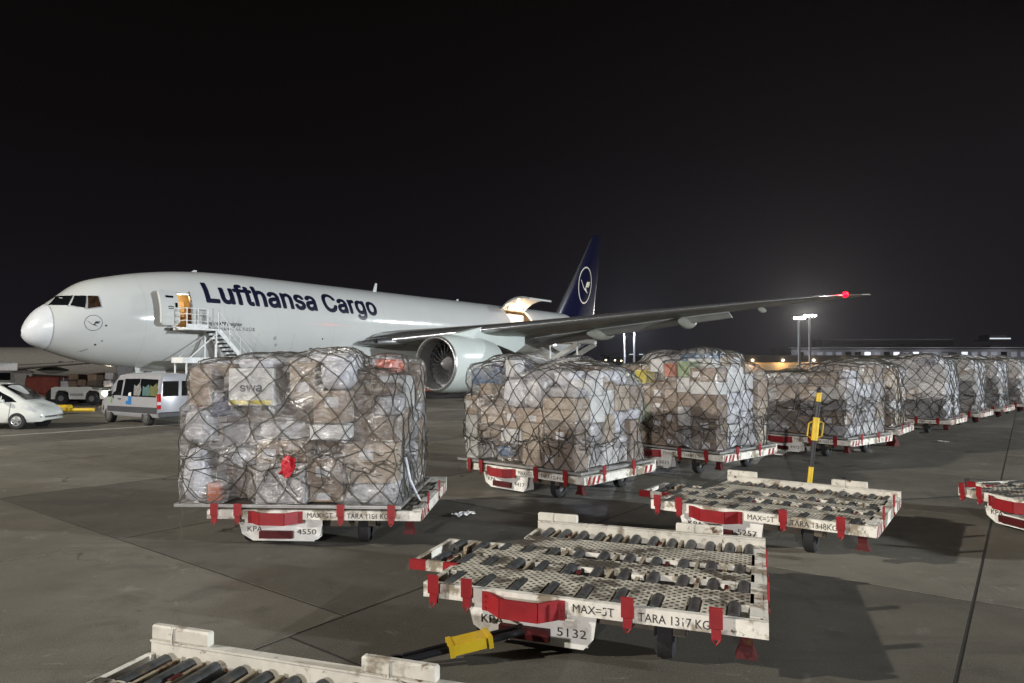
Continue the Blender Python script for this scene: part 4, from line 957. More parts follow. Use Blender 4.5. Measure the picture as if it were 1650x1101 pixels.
    def film(s, m, ns, nt):
        W, Dp, H = s.W, s.Dp, s.H; per = 2*(W+Dp); s.per = per; s.ns = ns
        cen = np.array([0, Dp/2, H*.48])
        s.Htop = H; tt = list(np.linspace(.03, H, int(nt*.72)))+list(np.linspace(H, H+1.0, nt-int(nt*.72)+1)[1:])
        s.tt = np.array(tt); S_ = np.linspace(0, per, ns, endpoint=False)
        def base(sv, tv):
            k = np.ones_like(tv); z = np.minimum(tv, H); k = np.where(tv > H, np.maximum(0.0, 1-(tv-H)), 1.0)
            x = np.where(sv < W, -W/2+sv, np.where(sv < W+Dp, W/2, np.where(sv < 2*W+Dp, W/2-(sv-W-Dp), -W/2)))
            y = np.where(sv < W, 0, np.where(sv < W+Dp, sv-W, np.where(sv < 2*W+Dp, Dp, Dp-(sv-2*W-Dp))))
            return np.stack([x*k, Dp/2+(y-Dp/2)*k, z], -1)
        SV, TV = np.meshgrid(S_, s.tt, indexing='ij'); Q = base(SV, TV); dirs = Q-cen; ln = np.linalg.norm(dirs, axis=-1, keepdims=True); dirs = dirs/np.maximum(ln, 1e-6)
        B = np.array([(*c, *d) for c, d in s.boxes]); rmax = ln[..., 0]*.90
        inv = 1/np.where(np.abs(dirs) < 1e-7, 1e-7, dirs)
        for q in B:
            lo, hi = q[:3]-q[3:]/2-cen, q[:3]+q[3:]/2-cen
            t1, t2 = lo*inv, hi*inv; tn = np.minimum(t1, t2).max(-1); tf = np.maximum(t1, t2).min(-1)
            rmax = np.where((tf > np.maximum(tn, 0)), np.maximum(rmax, tf), rmax)
        rr = rmax
        def roll(a, k): return np.roll(a, k, 0)
        def sh(a, k): return np.concatenate([a[:, :1]]*abs(k)+[a[:, :-abs(k)]], 1) if k > 0 else np.concatenate([a[:, abs(k):]]+[a[:, -1:]]*abs(k), 1)
        for it in range(2): rr = np.maximum.reduce([rr, roll(rr, 1), roll(rr, -1), sh(rr, 1), sh(rr, -1)])
        for it in range(5): rr = np.maximum(rmax, .2*(rr+roll(rr, 1)+roll(rr, -1)+sh(rr, 1)+sh(rr, -1)))
        rs = np.random.RandomState(s.r.randrange(9999)); wr = np.zeros_like(rr)
        for k in range(16):
            fs = rs.randint(3, 60); ft = rs.uniform(1, 16); wr += rs.uniform(.3, 1.2)*np.sin(2*np.pi*fs*SV/per+ft*TV+rs.uniform(0, 6)+1.5*np.sin(2*np.pi*rs.randint(1, 5)*SV/per+TV*2))
        s.dirs = dirs; s.cen = cen; s.rr = rr+.018+.0032*wr
        P = cen+dirs*s.rr[..., None]; P[..., 2] = np.maximum(P[..., 2], .045); s.P = P
        nt = len(s.tt); V = P.reshape(-1, 3); F = []; UV = []
        for i in range(ns):
            i2 = (i+1) % ns
            for j in range(nt-1):
                F.append((i*nt+j, i2*nt+j, i2*nt+j+1, i*nt+j+1)); u0, u1 = S_[i], S_[i]+per/ns; UV += [(u0, s.tt[j]), (u1, s.tt[j]), (u1, s.tt[j+1]), (u0, s.tt[j+1])]
        me = bpy.data.meshes.new('film'); me.from_pydata(V.tolist(), [], F); me.materials.append(MATS[m]); uv = me.uv_layers.new(name='UVMap'); uv.data.foreach_set('uv', np.array(UV, dtype=np.float32).ravel()); me.polygons.foreach_set('use_smooth', [True]*len(F))
        obj('wrapping_film', me, s.root)
    def at(s, u, t, off=.012):
        i = (u/s.per*s.ns) % s.ns; j = float(np.interp(t, s.tt, np.arange(len(s.tt)))); i0 = int(i) % s.ns; i1 = (i0+1) % s.ns; j0 = min(int(j), len(s.tt)-2); fi, fj = i-int(i), j-j0
        p = (s.P[i0, j0]*(1-fi)+s.P[i1, j0]*fi)*(1-fj)+(s.P[i0, j0+1]*(1-fi)+s.P[i1, j0+1]*fi)*fj
        d = (p-s.cen); d /= max(1e-6, np.linalg.norm(d)); return tuple(p+d*off)
    def net(s, rad, cell, slack, net_m='cord'):
        r = s.r; per = s.per; n = int(round(per/cell)); ds = per/n; rows = []; t = .04; lo, hi = slack; bands = []
        while t < s.H+.92:
            rows.append(t)
            st = cell*.56
            if lo < t < hi: st *= .62
            t += st*(1 if t < s.H else .8)
        b = MB(); node = {}
        for j, t in enumerate(rows):
            for i in range(n):
                jit = .13 if not (lo <= t <= hi) else .38
                if j == 0: jit = .02
                node[(i, j)] = ((i+.5*(j % 2)+.12*math.sin(j*.9+i*.35))*ds+r.uniform(-jit, jit)*ds, t+(r.uniform(-jit, jit)*cell*.5 if j else 0))
        def seg(a, c, sag=0.):
            k = 3; pts = []
            for q in range(k+1):
                f = q/k; pts.append(s.at(a[0]+(c[0]-a[0])*f, a[1]+(c[1]-a[1])*f-sag*4*f*(1-f), .012+.004*r.random()))
            b.tube(pts, rad, 4, cap=False)
        for j in range(len(rows)-1):
            loose = lo <= rows[j] <= hi
            for i in range(n):
                for di in ((0, 1) if j % 2 else (0, -1)):
                    a = node[(i, j)]; k = (i+di) % n; c = node[(k, j+1)]; c = (c[0]+(per if i+di >= n else (-per if i+di < 0 else 0)), c[1])
                    if abs(c[0]-a[0]) > per/2: continue
                    if rows[j] > s.H+.6 and i % 2: continue
                    seg(a, c, r.uniform(0, .07) if loose else r.uniform(0, .012))
        if rad < .0118:      # knots where cords cross
            for (i, j), (u, t) in node.items():
                if t > s.H+.3: continue
                p = s.at(u, t, .016); k = rad*2.0
                b.add([(p[0]+k, p[1], p[2]), (p[0]-k, p[1], p[2]), (p[0], p[1]+k, p[2]), (p[0], p[1]-k, p[2]), (p[0], p[1], p[2]+k*1.3), (p[0], p[1], p[2]-k*1.3)], [(0, 2, 4), (2, 1, 4), (1, 3, 4), (3, 0, 4), (2, 0, 5), (1, 2, 5), (3, 1, 5), (0, 3, 5)])
        # slack rope gathered in a tangled band
        for k in range(int(n*2.6)):
            u = r.uniform(0, per); t = r.uniform(lo, hi); pts = []; a = r.uniform(-.6, .6)
            for q in range(r.randint(5, 11)):
                pts.append(s.at(u, t, r.uniform(.012, .05))); u += .065*math.cos(a); t = min(max(t+.05*math.sin(a), lo-.22), hi+.12); a += r.uniform(-1.0, 1.0)
            b.tube(pts, rad*.85, 4, cap=False)
        for k in range(int(n*1.1)):   # gathered vertical runs down to the edge rail
            u = r.uniform(0, per); t = r.uniform(lo, hi+.2); u2 = u+r.uniform(-.2, .2); seg((u, t), (u2, max(.05, t-r.uniform(.3, .7))), r.uniform(-.03, .03))
        obj('cargo_net', b.mesh('net', net_m, smooth=True, fix=False), s.root)
BROWN = [('cardboard', 3.6), ('cardboard_light', 3.2), ('cardboard_dark', 1.0), ('carton_white', 1.0), ('carton_grey', 1.4), ('carton_red', .3), ('bag_clear', 2.2)]
MIXED = [('cardboard', 2.2), ('cardboard_light', 2.2), ('carton_white', 2.2), ('carton_grey', 1.6), ('bag_clear', 1.8), ('bag_white', 1.2), ('cardboard_dark', .6), ('carton_green', .15)]
WHITE = [('carton_white', 3), ('bag_white', 3), ('carton_grey', 1.2), ('bag_clear', 1.6), ('cardboard_light', .8)]
WARM = [('cardboard', 3), ('cardboard_light', 2), ('carton_white', .6), ('cardboard_dark', 1), ('carton_orange', .3), ('bag_clear', .5)]
TALL = lambda x, y: 1.0+.10*y-.05*x*x-.05*abs(y)**3+.03*math.sin(x*4+1)-.20*max(0, x-.3)*max(0, y)
# first load: hand-placed pieces on its front
L1 = Load('load', (-3.10, 9.50), -3.0, 1.93, 11, 'nearest netted load under clear film, with a white lettered box and a red tag', BROWN, profile=lambda x, y: 1.0+.11*y-.10*max(0, abs(x)-.55)+.03*math.sin(x*5+2)-.04*max(0, x-.5),
    net_r=.0072, net_m='cord_pale', film_n=(300, 96), slack=(.42, .78), cell=.42, side_pal=[('bag_clear', 3), ('cardboard', 2), ('carton_white', 1.4), ('carton_grey', 1.2), ('bag_white', 1.3), ('cardboard_dark', .7)],
    custom=[(-.86, -.22, .0, .5, 1.40, 1.92, 'carton_white'), (-1.18, -.88, .02, .4, 1.24, 1.62, 'bag_navy'), (-1.42, -1.12, .0, .42, 1.40, 1.93, 'cardboard'), (-1.5, -1.12, -.05, .4, .86, 1.36, 'bag_clear'), (-1.5, -1.16, -.04, .4, .06, .80, 'bag_white'), (.0, .36, .02, .44, 1.50, 2.02, 'cardboard_light'), (.34, .80, .03, .44, 1.16, 1.60, 'cardboard'), (.30, .80, .0, .42, .93, 1.13, 'carton_white'), (.42, .86, .0, .44, 1.62, 2.04, 'bag_white'), (-1.15, -.98, .0, .3, .07, .32, 'carton_orange')],
    bags=[(-.8, -.2, .05, .6, 1.90, 2.06, 'bag_white'), (.1, .8, .3, 1.0, 1.86, 2.14, 'bag_white'), (.9, 1.32, 1.0, 1.6, 1.84, 2.06, 'bag_orange'), (-.3, .2, .3, .8, 1.86, 2.08, 'carton_grey'), (-1.35, -.8, .1, .6, 1.80, 1.98, 'cardboard')])
def on_load(L, name, me, loc, rot=(0, 0, 0)): return obj(name, me, L.root, loc, rot)
on_load(L1, 'carton_lettering', text_mesh('swa', .22, 'letter_black', w=.32, bold=.004), (-.70, -.006, 1.60))
b = MB(); b.box((-.53, -.003, 1.445), (.60, .004, .065)); on_load(L1, 'carton_strip', b.mesh('strip', 'label_yellow'), (0, 0, 0))
b = MB()
nx = [[(-.09+.18*i/4+.02*math.sin(j*2+i), -.075+.03*math.sin(i*1.7+j), -.14+.28*j/4+.015*math.sin(i*2)) for i in range(5)] for j in range(5)]
vs = [p for row in nx for p in row]+[(p[0], p[1]+.012, p[2]) for row in nx for p in row]
b.add(vs, [(j*5+i, j*5+i+1, j*5+i+6, j*5+i+5) for j in range(4) for i in range(4)]+[(25+j*5+i+5, 25+j*5+i+6, 25+j*5+i+1, 25+j*5+i) for j in range(4) for i in range(4)])
on_load(L1, 'warning_tag', b.mesh('tag', 'tag_red'), (.04, -.06, .58), (0, R(20), 0))
L2 = Load('load', (.075, 13.26), -42.2, 1.90, 23, 'netted pallet of white and brown parcels with blue bag on its top left corner', MIXED, profile=TALL, W=2.86, net_r=.0085, side_pal=WHITE, slack=(.42, .70), cell=.40,
    custom=[(-1.35, -.6, .0, .5, 1.52, 1.92, 'bag_blue'), (-1.0, -.66, .0, .4, 1.36, 1.60, 'cardboard'), (-.28, -.03, .0, .3, 1.74, 2.06, 'carton_white'), (-.55, -.2, .02, .3, .14, .36, 'bag_blue')],
    bags=[(-1.2, -.3, .4, 1.1, 1.76, 2.06, 'bag_navy'), (.9, 1.4, .9, 1.8, 1.6, 1.86, 'bag_white')])
L3 = Load('load', (3.54, 16.28), -48, 2.02, 37, 'tall netted pallet of brown and white parcels second in the row', WARM+[('carton_white', 1), ('carton_green', .3)], profile=lambda x, y: 1.05+.08*y-.12*abs(x)**3+.03*math.sin(x*4)-.22*max(0, x-.2)*max(0, y+.3), net_r=.0092, side_pal=WHITE, slack=(.38, .80),
    custom=[(-.75, -.42, .0, .35, 1.52, 1.84, 'label_yellow'), (-1.2, -.86, .02, .35, 1.46, 1.78, 'carton_green'), (.1, .42, .0, .35, 1.68, 2.0, 'carton_orange'), (-.3, .08, .0, .35, 1.80, 2.1, 'carton_white')],
    bags=[(.1, 1.0, .5, 1.3, 1.98, 2.26, 'bag_blue'), (-.9, .1, .6, 1.3, 1.98, 2.22, 'bag_clear')])
L4 = Load('load', (7.87, 19.25), -52, 1.78, 41, 'lower netted pallet with grey wrapped front half and darker cargo heaped behind', [('carton_grey', 3), ('cardboard_dark', 2), ('cardboard', 1), ('bag_clear', 1.2)], profile=lambda x, y: .98+.08*y+.03*math.sin(x*5)+.12*x, net_r=.0098, side_pal=WHITE, slack=(.55, 1.0), front_step=1.36, film_m='film_milky')
L5 = Load('load', (10.5, 21.9), -40, 2.0, 53, 'netted pallet of brown cartons half hidden between two paler loads', WARM, profile=TALL, net_r=.0098, sides='fr', film_n=(170, 56))
L6 = Load('load', (14.5, 25.6), -45, 2.22, 67, 'silver wrapped netted pallet with dark blue bag on its front top', [('carton_grey', 3), ('bag_clear', 2), ('cardboard', 1), ('carton_white', 1)], profile=TALL, net_r=.0105, side_pal=WHITE, sides='fr', film_m='film_silver', film_n=(170, 56), slack=(.5, .9), bags=[(.5, 1.2, .05, .7, 1.95, 2.24, 'bag_navy')])
L7 = Load('load', (17.9, 29.0), -45, 2.2, 71, 'pale wrapped pallet behind the one with dark blue bag', [('carton_grey', 2), ('cardboard', 2)], profile=TALL, net_r=.0105, side_pal=WHITE, sides='fr', film_m='film_silver', film_n=(140, 48), cell=.42)
L8 = Load('load', (21.2, 32.3), -46, 2.2, 83, 'white wrapped pallet third from the far end of the row', [('carton_grey', 2), ('cardboard_dark', 2)], profile=TALL, net_r=.011, side_pal=WHITE, sides='fr', film_m='film_silver', film_n=(140, 48), cell=.42)
L9 = Load('load', (24.9, 35.9), -46, 2.26, 97, 'white wrapped pallet with brown carton front, next to last in the row', [('cardboard', 3), ('cardboard_dark', 2)], profile=TALL, net_r=.011, side_pal=WHITE, sides='fr', film_m='film_silver', film_n=(120, 44), cell=.44)
L10 = Load('load', (29.4, 40.2), -46, 2.0, 101, 'small white wrapped pallet at the far right end of the row', WHITE, profile=TALL, net_r=.011, sides='fr', film_m='film_silver', film_n=(120, 44), cell=.44)
G2 = 'pallet dollies carrying the netted loads'
NM = ('4550', '4417', '5033', '4972', '5210', '4801', '5119', '4688', '5302', '4935'); TR = ('1181', '1204', '1317', '1290', '1310', '1185', '1290', '1200', '1330', '1250')
LB = ['white dolly numbered 4550 carrying the nearest netted load', 'red and white dolly under the load with the blue bag', 'dolly under the tall brown and white load, second in the row', 'dolly under the lower grey wrapped load behind the striped post', 'dolly under the half hidden brown carton load', 'dolly under the silver load with the dark blue bag', 'dolly under the pale load after the silver one', 'dolly under the white load third from the far end', 'dolly under the next to last white load of the row', 'dolly under the small white load at the far right end']
for k, L in enumerate((L1, L2, L3, L4, L5, L6, L7, L8, L9, L10)):
    y = L.root.rotation_euler.z; d = Vector((math.cos(y), math.sin(y))); n_ = Vector((-d.y, d.x)); p = L.root.location.xy-n_*.02+d*(.36 if k == 0 else .15)
    dolly((p.x, p.y), math.degrees(y), LB[k], NM[k], 'TARA %s KG' % TR[k], rollers=False, bar_to=(-.4, -1.2, .12) if k in (5, 6) else None, group=G2)
# loose ends on the nearest load
b = MB(); b.tube([(-1.48, -.03, .05), (-1.46, -.06, -.12), (-1.49, -.07, -.22), (-1.44, -.08, -.32), (-1.47, -.08, -.46)], .006, 4); on_load(L1, 'loose_strap', b.mesh('strap', 'cord_pale'), (0, 0, 0))
b = MB(); b.tube([(1.52, .55, .62), (1.58, .6, .30), (1.66, .7, .08), (1.72, .8, -.08)], .03, 6, r2=.012); on_load(L1, 'film_tail', b.mesh('tail', 'bag_white', smooth=True), (0, 0, 0))
# ================================================================== BOARDING STAIRS (in the aircraft's frame: x aft, y to starboard)
def in_plane(name, label, cat, s, lat_, group=None):
    c, s_ = math.cos(TH), math.sin(TH); x, y = -24.7+c*s+s_*lat_, 34.54+s_*s-c*lat_
    return empty(name, (x, y, 0), TH, label, cat, group)
ST = in_plane('boarding_stairs', 'white mobile boarding stairs leading up to the open front door', 'boarding stairs', 6.7, 3.75)
PZ = 4.52
b = MB(); b.box((.25, .05, PZ-.06), (1.9, 1.5, .10)); b.box((.25, .84, PZ-.10), (1.9, .05, .16)); obj('platform', b.mesh('platform', 'stair_white'), ST)
b = MB(); b.box((-.2, .80, PZ-.05), (1.6, .22, .13)); obj('door_bumper', b.mesh('bumper', 'step_dark'), ST)
b = MB()
for x in (-.65, -.02, .55): b.tube([(x, -.66, PZ), (x, -.66, PZ+1.08)], .028, 6)
for z in (.38, .74, 1.06): b.tube([(-.65, -.66, PZ+z), (.55, -.66, PZ+z)], .024, 6)
for z in (.4, .75, 1.06): b.tube([(-.65, -.66, PZ+z), (-.65, .55, PZ+z)], .024, 6)
b.tube([(-.65, .55, PZ), (-.65, .55, PZ+1.06)], .028, 6)
b.box((-.05, -.67, PZ+.10), (1.25, .02, .2)); obj('platform_rail', b.mesh('rail', 'stair_white'), ST)
b = MB()
for x in (.75, 1.15): b.tube([(x, .62, PZ-.1), (x, .62, PZ+1.15)], .03, 6)
for z in (.45, .8, 1.12): b.tube([(.75, .62, PZ+z), (1.2, .62, PZ+z)], .022, 6)
b.tube([(.85, -.66, PZ), (.85, -.66, PZ+1.12)], .03, 6); b.tube([(1.22, -.66, PZ-.1), (1.22, -.66, PZ+1.15)], .03, 6)
obj('gate_post', b.mesh('post', 'frame_grey'), ST)
def stx(t): return 1.2+4.05*t, PZ-.06-4.2*t
b = MB()
for y in (-.62, .62): (x0, z0), (x1, z1) = stx(0), stx(1); b.bar((x0, y, z0), (x1, y, z1), .07, .24)
obj('stringer', b.mesh('stringer', 'stair_white'), ST)
for k in range(19):
    x, z = stx((k+.6)/19.6); obj('step', cached('step', lambda: (lambda q: (q.box((0, 0, 0), (.26, 1.16, .045)), q.box((-.125, 0, -.04), (.012, 1.16, .07)), q.mesh('step', 'step_dark'))[2])(MB())), ST, (x, 0, z+.05))
for y in (-.66, .66):
    b = MB(); (x0, z0), (x1, z1) = stx(0), stx(1)
    for h in (.55, 1.0): b.tube([(x0, y, z0+h), (x1, y, z1+h)], .024, 6)
    for k in range(7): x, z = stx(k/6); b.tube([(x, y, z-.05), (x, y, z+1.0)], .024, 6)
    obj('handrail', b.mesh('handrail', 'stair_white'), ST)
b = MB()
for y in (-.58, .58):
    b.bar((-.6, y, .35), (-.6, y, 2.7), .07, .07); b.bar((1.1, y, .35), (1.1, y, PZ-.1), .09, .09); b.bar((-.5, y, 2.8), (1.1, y, PZ-.3), .05, .05); b.bar((-.9, y, .42), (5.2, y, .42), .12, .14); b.bar((-.75, y, 2.75), (1.4, y, 2.75), .1, .3)
    b.bar((1.1, y, 2.7), (2.9, y, 2.62), .08, .08)
b.box((-.75, 0, 2.75), (.1, 1.2, .3)); b.box((-.9, 0, .42), (.12, 1.3, .14)); obj('support_frame', b.mesh('support', 'stair_white'), ST)
for x in (-.5, 4.6):
    for y in (-.7, .7):
        b = MB(); b.lathe([(-.09, .14), (-.1, .26), (-.07, .31), (.07, .31), (.1, .26), (.09, .14)], 20, axis='y', c=(x, y, .31)); wl = obj('wheel', b.mesh('wheel', 'tyre', smooth=True, angle=40), ST)

# ================================================================== CARGO LOADER at the rear door
LD = in_plane('cargo_loader', 'scissor lift cargo loader raised behind the wing at the rear door', 'cargo loader', 39.9, 3.3)
b = MB(); b.box((0, -4.6, .85), (3.6, 7.0, .7)); b.box((1.9, -4.6, 1.6), (.5, 6, 1.2)); obj('chassis', b.mesh('chassis', 'loader_orange'), LD)
b = MB(); b.box((0, -2.2, 4.66), (3.5, 3.6, .26)); b.box((-1.7, -2.2, 4.95), (.10, 3.6, .35)); obj('bridge_platform', b.mesh('bridge', 'loader_white'), LD)
b = MB(); b.box((0, -5.4, 4.55), (3.3, 2.8, .3)); obj('main_platform', b.mesh('main', 'loader_white'), LD)
for k in range(5): 
    obj('roller', cached('lroll', lambda: (lambda q: (q.tube([(-1.4, 0, 0), (1.4, 0, 0)], .07, 8), q.mesh('roller', 'steel'))[1])(MB())), LD, (0, -4.4-.5*k, 4.72))
for x in (-1.5, 1.5):
    for (y0, z0, y1, z1) in ((-7.4, 1.3, -.9, 4.5), (-.9, 1.3, -6.8, 4.4), (-7.4, 1.3, -4.0, 2.9)):
        b = MB(); b.bar((x+(.12 if y0 < y1 else -.12), y0, z0), (x+(.12 if y0 < y1 else -.12), y1, z1), .16, .42); obj('scissor_arm', b.mesh('arm', 'loader_white'), LD)
b = MB(); b.box((-2.15, -3.4, 4.9), (.9, 1.5, .5)); b.box((-2.15, -3.4, 5.5), (.8, .1, .8)); obj('operator_stand', b.mesh('stand', 'yellow_paint'), LD)
b = MB()
for y in (-1.2, -2.6, -4.2): b.tube([(-1.85, y, 4.7), (-1.85, y, 5.9)], .04, 6)
for z in (5.3, 5.85): b.tube([(-1.85, -1.2, z), (-1.85, -4.2, z)], .035, 6)
obj('guard_rail', b.mesh('rail', 'loader_white'), LD)
for y in (-3.9, -6.7):
    b = MB(); b.tube([(-1.75, y, 1.0), (-1.75, y, 4.6)], .09, 8); obj('support_post', b.mesh('post', 'loader_white'), LD)
b = MB(); b.lathe([(-.1, .05), (-.06, .14), (.06, .14), (.1, .05)], 12, c=(-1.9, -4.5, 4.35)); obj('work_lamp', b.mesh('lamp', 'lamp_cool'), LD)
for y in (-2.0, -7.2):
    for x in (-1.5, 1.5):
        b = MB(); b.lathe([(-.16, .2), (-.18, .42), (.18, .42), (.16, .2)], 18, c=(x, y, .44), cap=True); obj('wheel', b.mesh('wheel', 'tyre'), LD)

# ================================================================== VEHICLES
def vehicle_body(secs, n=7):
    """secs: (x, z_bottom, z_belt, z_top, half width low, half width top)"""
    rings = []
    for x, zb, zl, zt, hw, ht in secs:
        r = max(.02, min(.12, (zt-zl)*.35)); half = [(hw*.90, zb), (hw, zb+.16), (hw*1.0, (zb+zl)/2), (hw*.985, zl), (ht+(hw*.985-ht)*.12, zt-r*1.1), (ht-.05, zt-r*.25), (ht*.6, zt+.012), (0, zt+.03)]
        rings.append([(x, -y, z) for y, z in half]+[(x, y, z) for y, z in half[::-1][1:]])
    b = MB(); b.loft(rings); return b
def side_y(secs, x, z):
    a = np.array(secs); zl, zt, hw, ht = [float(np.interp(x, a[:, 0], a[:, k])) for k in (2, 3, 4, 5)]; zb = float(np.interp(x, a[:, 0], a[:, 1]))
    if z <= zl: return hw*(1.0-.015*max(0, (z-(zb+zl)/2)/max(.01, (zl-zb)/2)))
    r = max(.02, min(.12, (zt-zl)*.35)); f = (z-zl)/max(.05, zt-r*1.1-zl); return hw*.985+(ht+(hw*.985-ht)*.12-hw*.985)*min(1, f)
def side_pane(name, secs, poly, m, parent, both=True, off=.006, label=None, nx=6):
    for sg in ((-1, 1) if both else (1,)):
        b = MB(); x0, x1 = min(p[0] for p in poly), max(p[0] for p in poly)
        bm = bmesh.new(); bm.faces.new([bm.verts.new((p[0], 0, p[1])) for p in poly])
        for k in range(1, nx): bmesh.ops.bisect_plane(bm, geom=bm.verts[:]+bm.edges[:]+bm.faces[:], plane_co=(x0+(x1-x0)*k/nx, 0, 0), plane_no=(1, 0, 0))
        ex = bmesh.ops.extrude_face_region(bm, geom=bm.faces[:]); ts = {g for g in ex['geom'] if isinstance(g, bmesh.types.BMVert)}
        for v in bm.verts: v.co.y = sg*(side_y(secs, v.co.x, v.co.z)+(off if v in ts else -.01))
        bmesh.ops.recalc_face_normals(bm, faces=bm.faces); me = bpy.data.meshes.new(name); bm.to_mesh(me); bm.free(); me.materials.append(MATS[m]); obj(name, me, parent, label=label)
def car_wheel(parent, x, y, r, w, spokes=5, m='alloy'):
    b = MB(); sg = 1 if y > 0 else -1; b.lathe([(-w/2, r*.6), (-w/2, r*.93), (-w*.35, r), (w*.35, r), (w/2, r*.93), (w/2, r*.6)], 28, axis='y', c=(x, y, r)); W = obj('wheel', b.mesh('wheel', 'tyre', smooth=True, angle=40), parent)
    b = MB(); b.lathe([(sg*w*.1, .01), (sg*w*.1, r*.55)], 20, axis='y', c=(x, y, r)); b.lathe([(sg*w*.5, r*.66), (sg*w*.46, r*.56), (sg*w*.3, r*.55)], 24, axis='y', c=(x, y, r)); b.lathe([(sg*w*.45, .01), (sg*w*.45, r*.16), (sg*w*.2, r*.18)], 12, axis='y', c=(x, y, r))
    for k in range(spokes): a = 2*math.pi*k/spokes+.3; b.bar((x+.1*r*math.cos(a), y+sg*w*.42, r+.1*r*math.sin(a)), (x+.6*r*math.cos(a), y+sg*w*.42, r+.6*r*math.sin(a)), .05 if spokes < 9 else .022, r*.2 if spokes < 9 else r*.10)
    obj('rim', b.mesh('rim', m), W)
    b = MB(); b.lathe([(-.02, r*1.18), (.02, r*1.18)], 24, axis='y', c=(x, y-sg*(w*.28), r+.02), cap=True); obj('wheel_arch', b.mesh('arch', 'black_paint'), parent)
# --- silver minibus: x forward
VAN = empty('minibus', (-15.75, 29.75, 0), math.atan2(.56, -.83), 'silver minibus with dark windows parked under the aircraft nose', 'van')
vs_ = [(-2.35, .38, 1.12, 2.02, .86, .70), (-2.30, .34, 1.12, 2.10, .93, .76), (-1.0, .32, 1.12, 2.14, .95, .79), (.6, .32, 1.12, 2.13, .95, .79), (1.05, .32, 1.12, 2.07, .95, .78), (1.45, .32, 1.14, 1.82, .95, .77), (1.78, .32, 1.13, 1.36, .94, .78), (1.95, .32, 1.10, 1.20, .93, .78), (2.35, .32, .92, 1.02, .88, .74), (2.50, .38, .70, .80, .78, .66)]
vs_[8] = (2.32, .32, .90, 1.05, .88, .74)
obj('body', vehicle_body(vs_).mesh('body', 'van_silver', smooth=True, angle=35), VAN)
side_pane('side_window', vs_, [(-2.16, 1.17), (-2.14, 1.90), (-.85, 1.92), (-.85, 1.17)], 'window_glass', VAN); side_pane('side_window', vs_, [(-.80, 1.17), (-.80, 1.92), (.42, 1.90), (.46, 1.17)], 'window_glass', VAN)
side_pane('door_window', vs_, [(.58, 1.19), (.58, 1.86), (1.02, 1.84), (1.40, 1.52), (1.52, 1.19)], 'window_glass', VAN)
side_pane('side_stripe', vs_, [(-2.30, .50), (-2.30, .76), (2.20, .72), (2.20, .50)], 'van_grey', VAN, off=.012)
side_pane('door_gap', vs_, [(.50, .78), (.50, 1.90), (.515, 1.90), (.515, .78)], 'van_grey', VAN); side_pane('door_handle', vs_, [(.58, 1.02), (.58, 1.07), (.78, 1.07), (.78, 1.02)], 'van_grey', VAN, off=.03)
side_pane('body_logo', vs_, [(-.30, .82), (-.30, 1.16), (-.05, 1.17), (-.05, .98), (.12, .97), (.14, .84)], 'blue_logo', VAN, off=.009); side_pane('body_logo', vs_, [(-.26, 1.18), (-.22, 1.34), (-.05, 1.32), (-.02, 1.2)], 'carton_white', VAN, off=.012)
side_pane('green_sticker', vs_, [(1.30, .84), (1.30, 1.10), (1.42, 1.08), (1.42, .84)], 'cab_green', VAN)
# crew inside, seen through the glass as pale shapes is left to the panes' hanging clothes
for x0, m, h in ((-.45, 'cloth_grey', .5), (-1.15, 'cloth_teal', .45), (-1.7, 'cloth_olive', .5)):
    side_pane('window_clothes', vs_, [(x0, 1.22), (x0+.08, 1.22+h*.9), (x0-.12, 1.22+h*.75), (x0-.35, 1.22+h*1.05), (x0-.55, 1.22+h*.5), (x0-.5, 1.22)], m, VAN, off=.0085)
b = MB(); b.add([(1.20, -.70, 1.92), (1.20, .70, 1.92), (1.76, .72, 1.36), (1.76, -.72, 1.36)], [(0, 1, 2, 3)]); b.v = [(x+.10, y, z+.04) for x, y, z in b.v]; obj('windscreen', b.mesh('windscreen', 'window_glass'), VAN)
for sg in (-1, 1):
    b = MB(); b.bevel_box((-2.31, sg*.86, 1.00), (.12, .14, .62), .02); TL = obj('tail_light', b.mesh('tail', 'tail_red'), VAN)
    b = MB(); b.box((-2.36, sg*.87, .93), (.05, .13, .12)); obj('lens', b.mesh('lens', 'lamp_clear'), TL)
    b = MB(); b.bevel_box((2.36, sg*.68, .82), (.14, .28, .18), .03); obj('headlight', b.mesh('head', 'lamp_clear'), VAN)
    b = MB(); b.bevel_box((1.28, sg*1.06, 1.25), (.10, .16, .26), .03); b.bar((1.28, sg*.9, 1.2), (1.28, sg*1.04, 1.2), .04, .04); obj('mirror', b.mesh('mirror', 'van_grey'), VAN)
    b = MB(); b.box((-2.352, sg*.40, 1.52), (.02, .66, .62)); obj('rear_window', b.mesh('rear', 'window_glass'), VAN)
b = MB(); b.bevel_box((-2.40, 0, .46), (.14, 1.78, .22), .04); obj('bumper', b.mesh('bumper', 'van_grey'), VAN)
for x in (-1.45, 1.62):
    for y in (-.83, .83): car_wheel(VAN, x, y, .345, .22, 12, 'rim_grey')
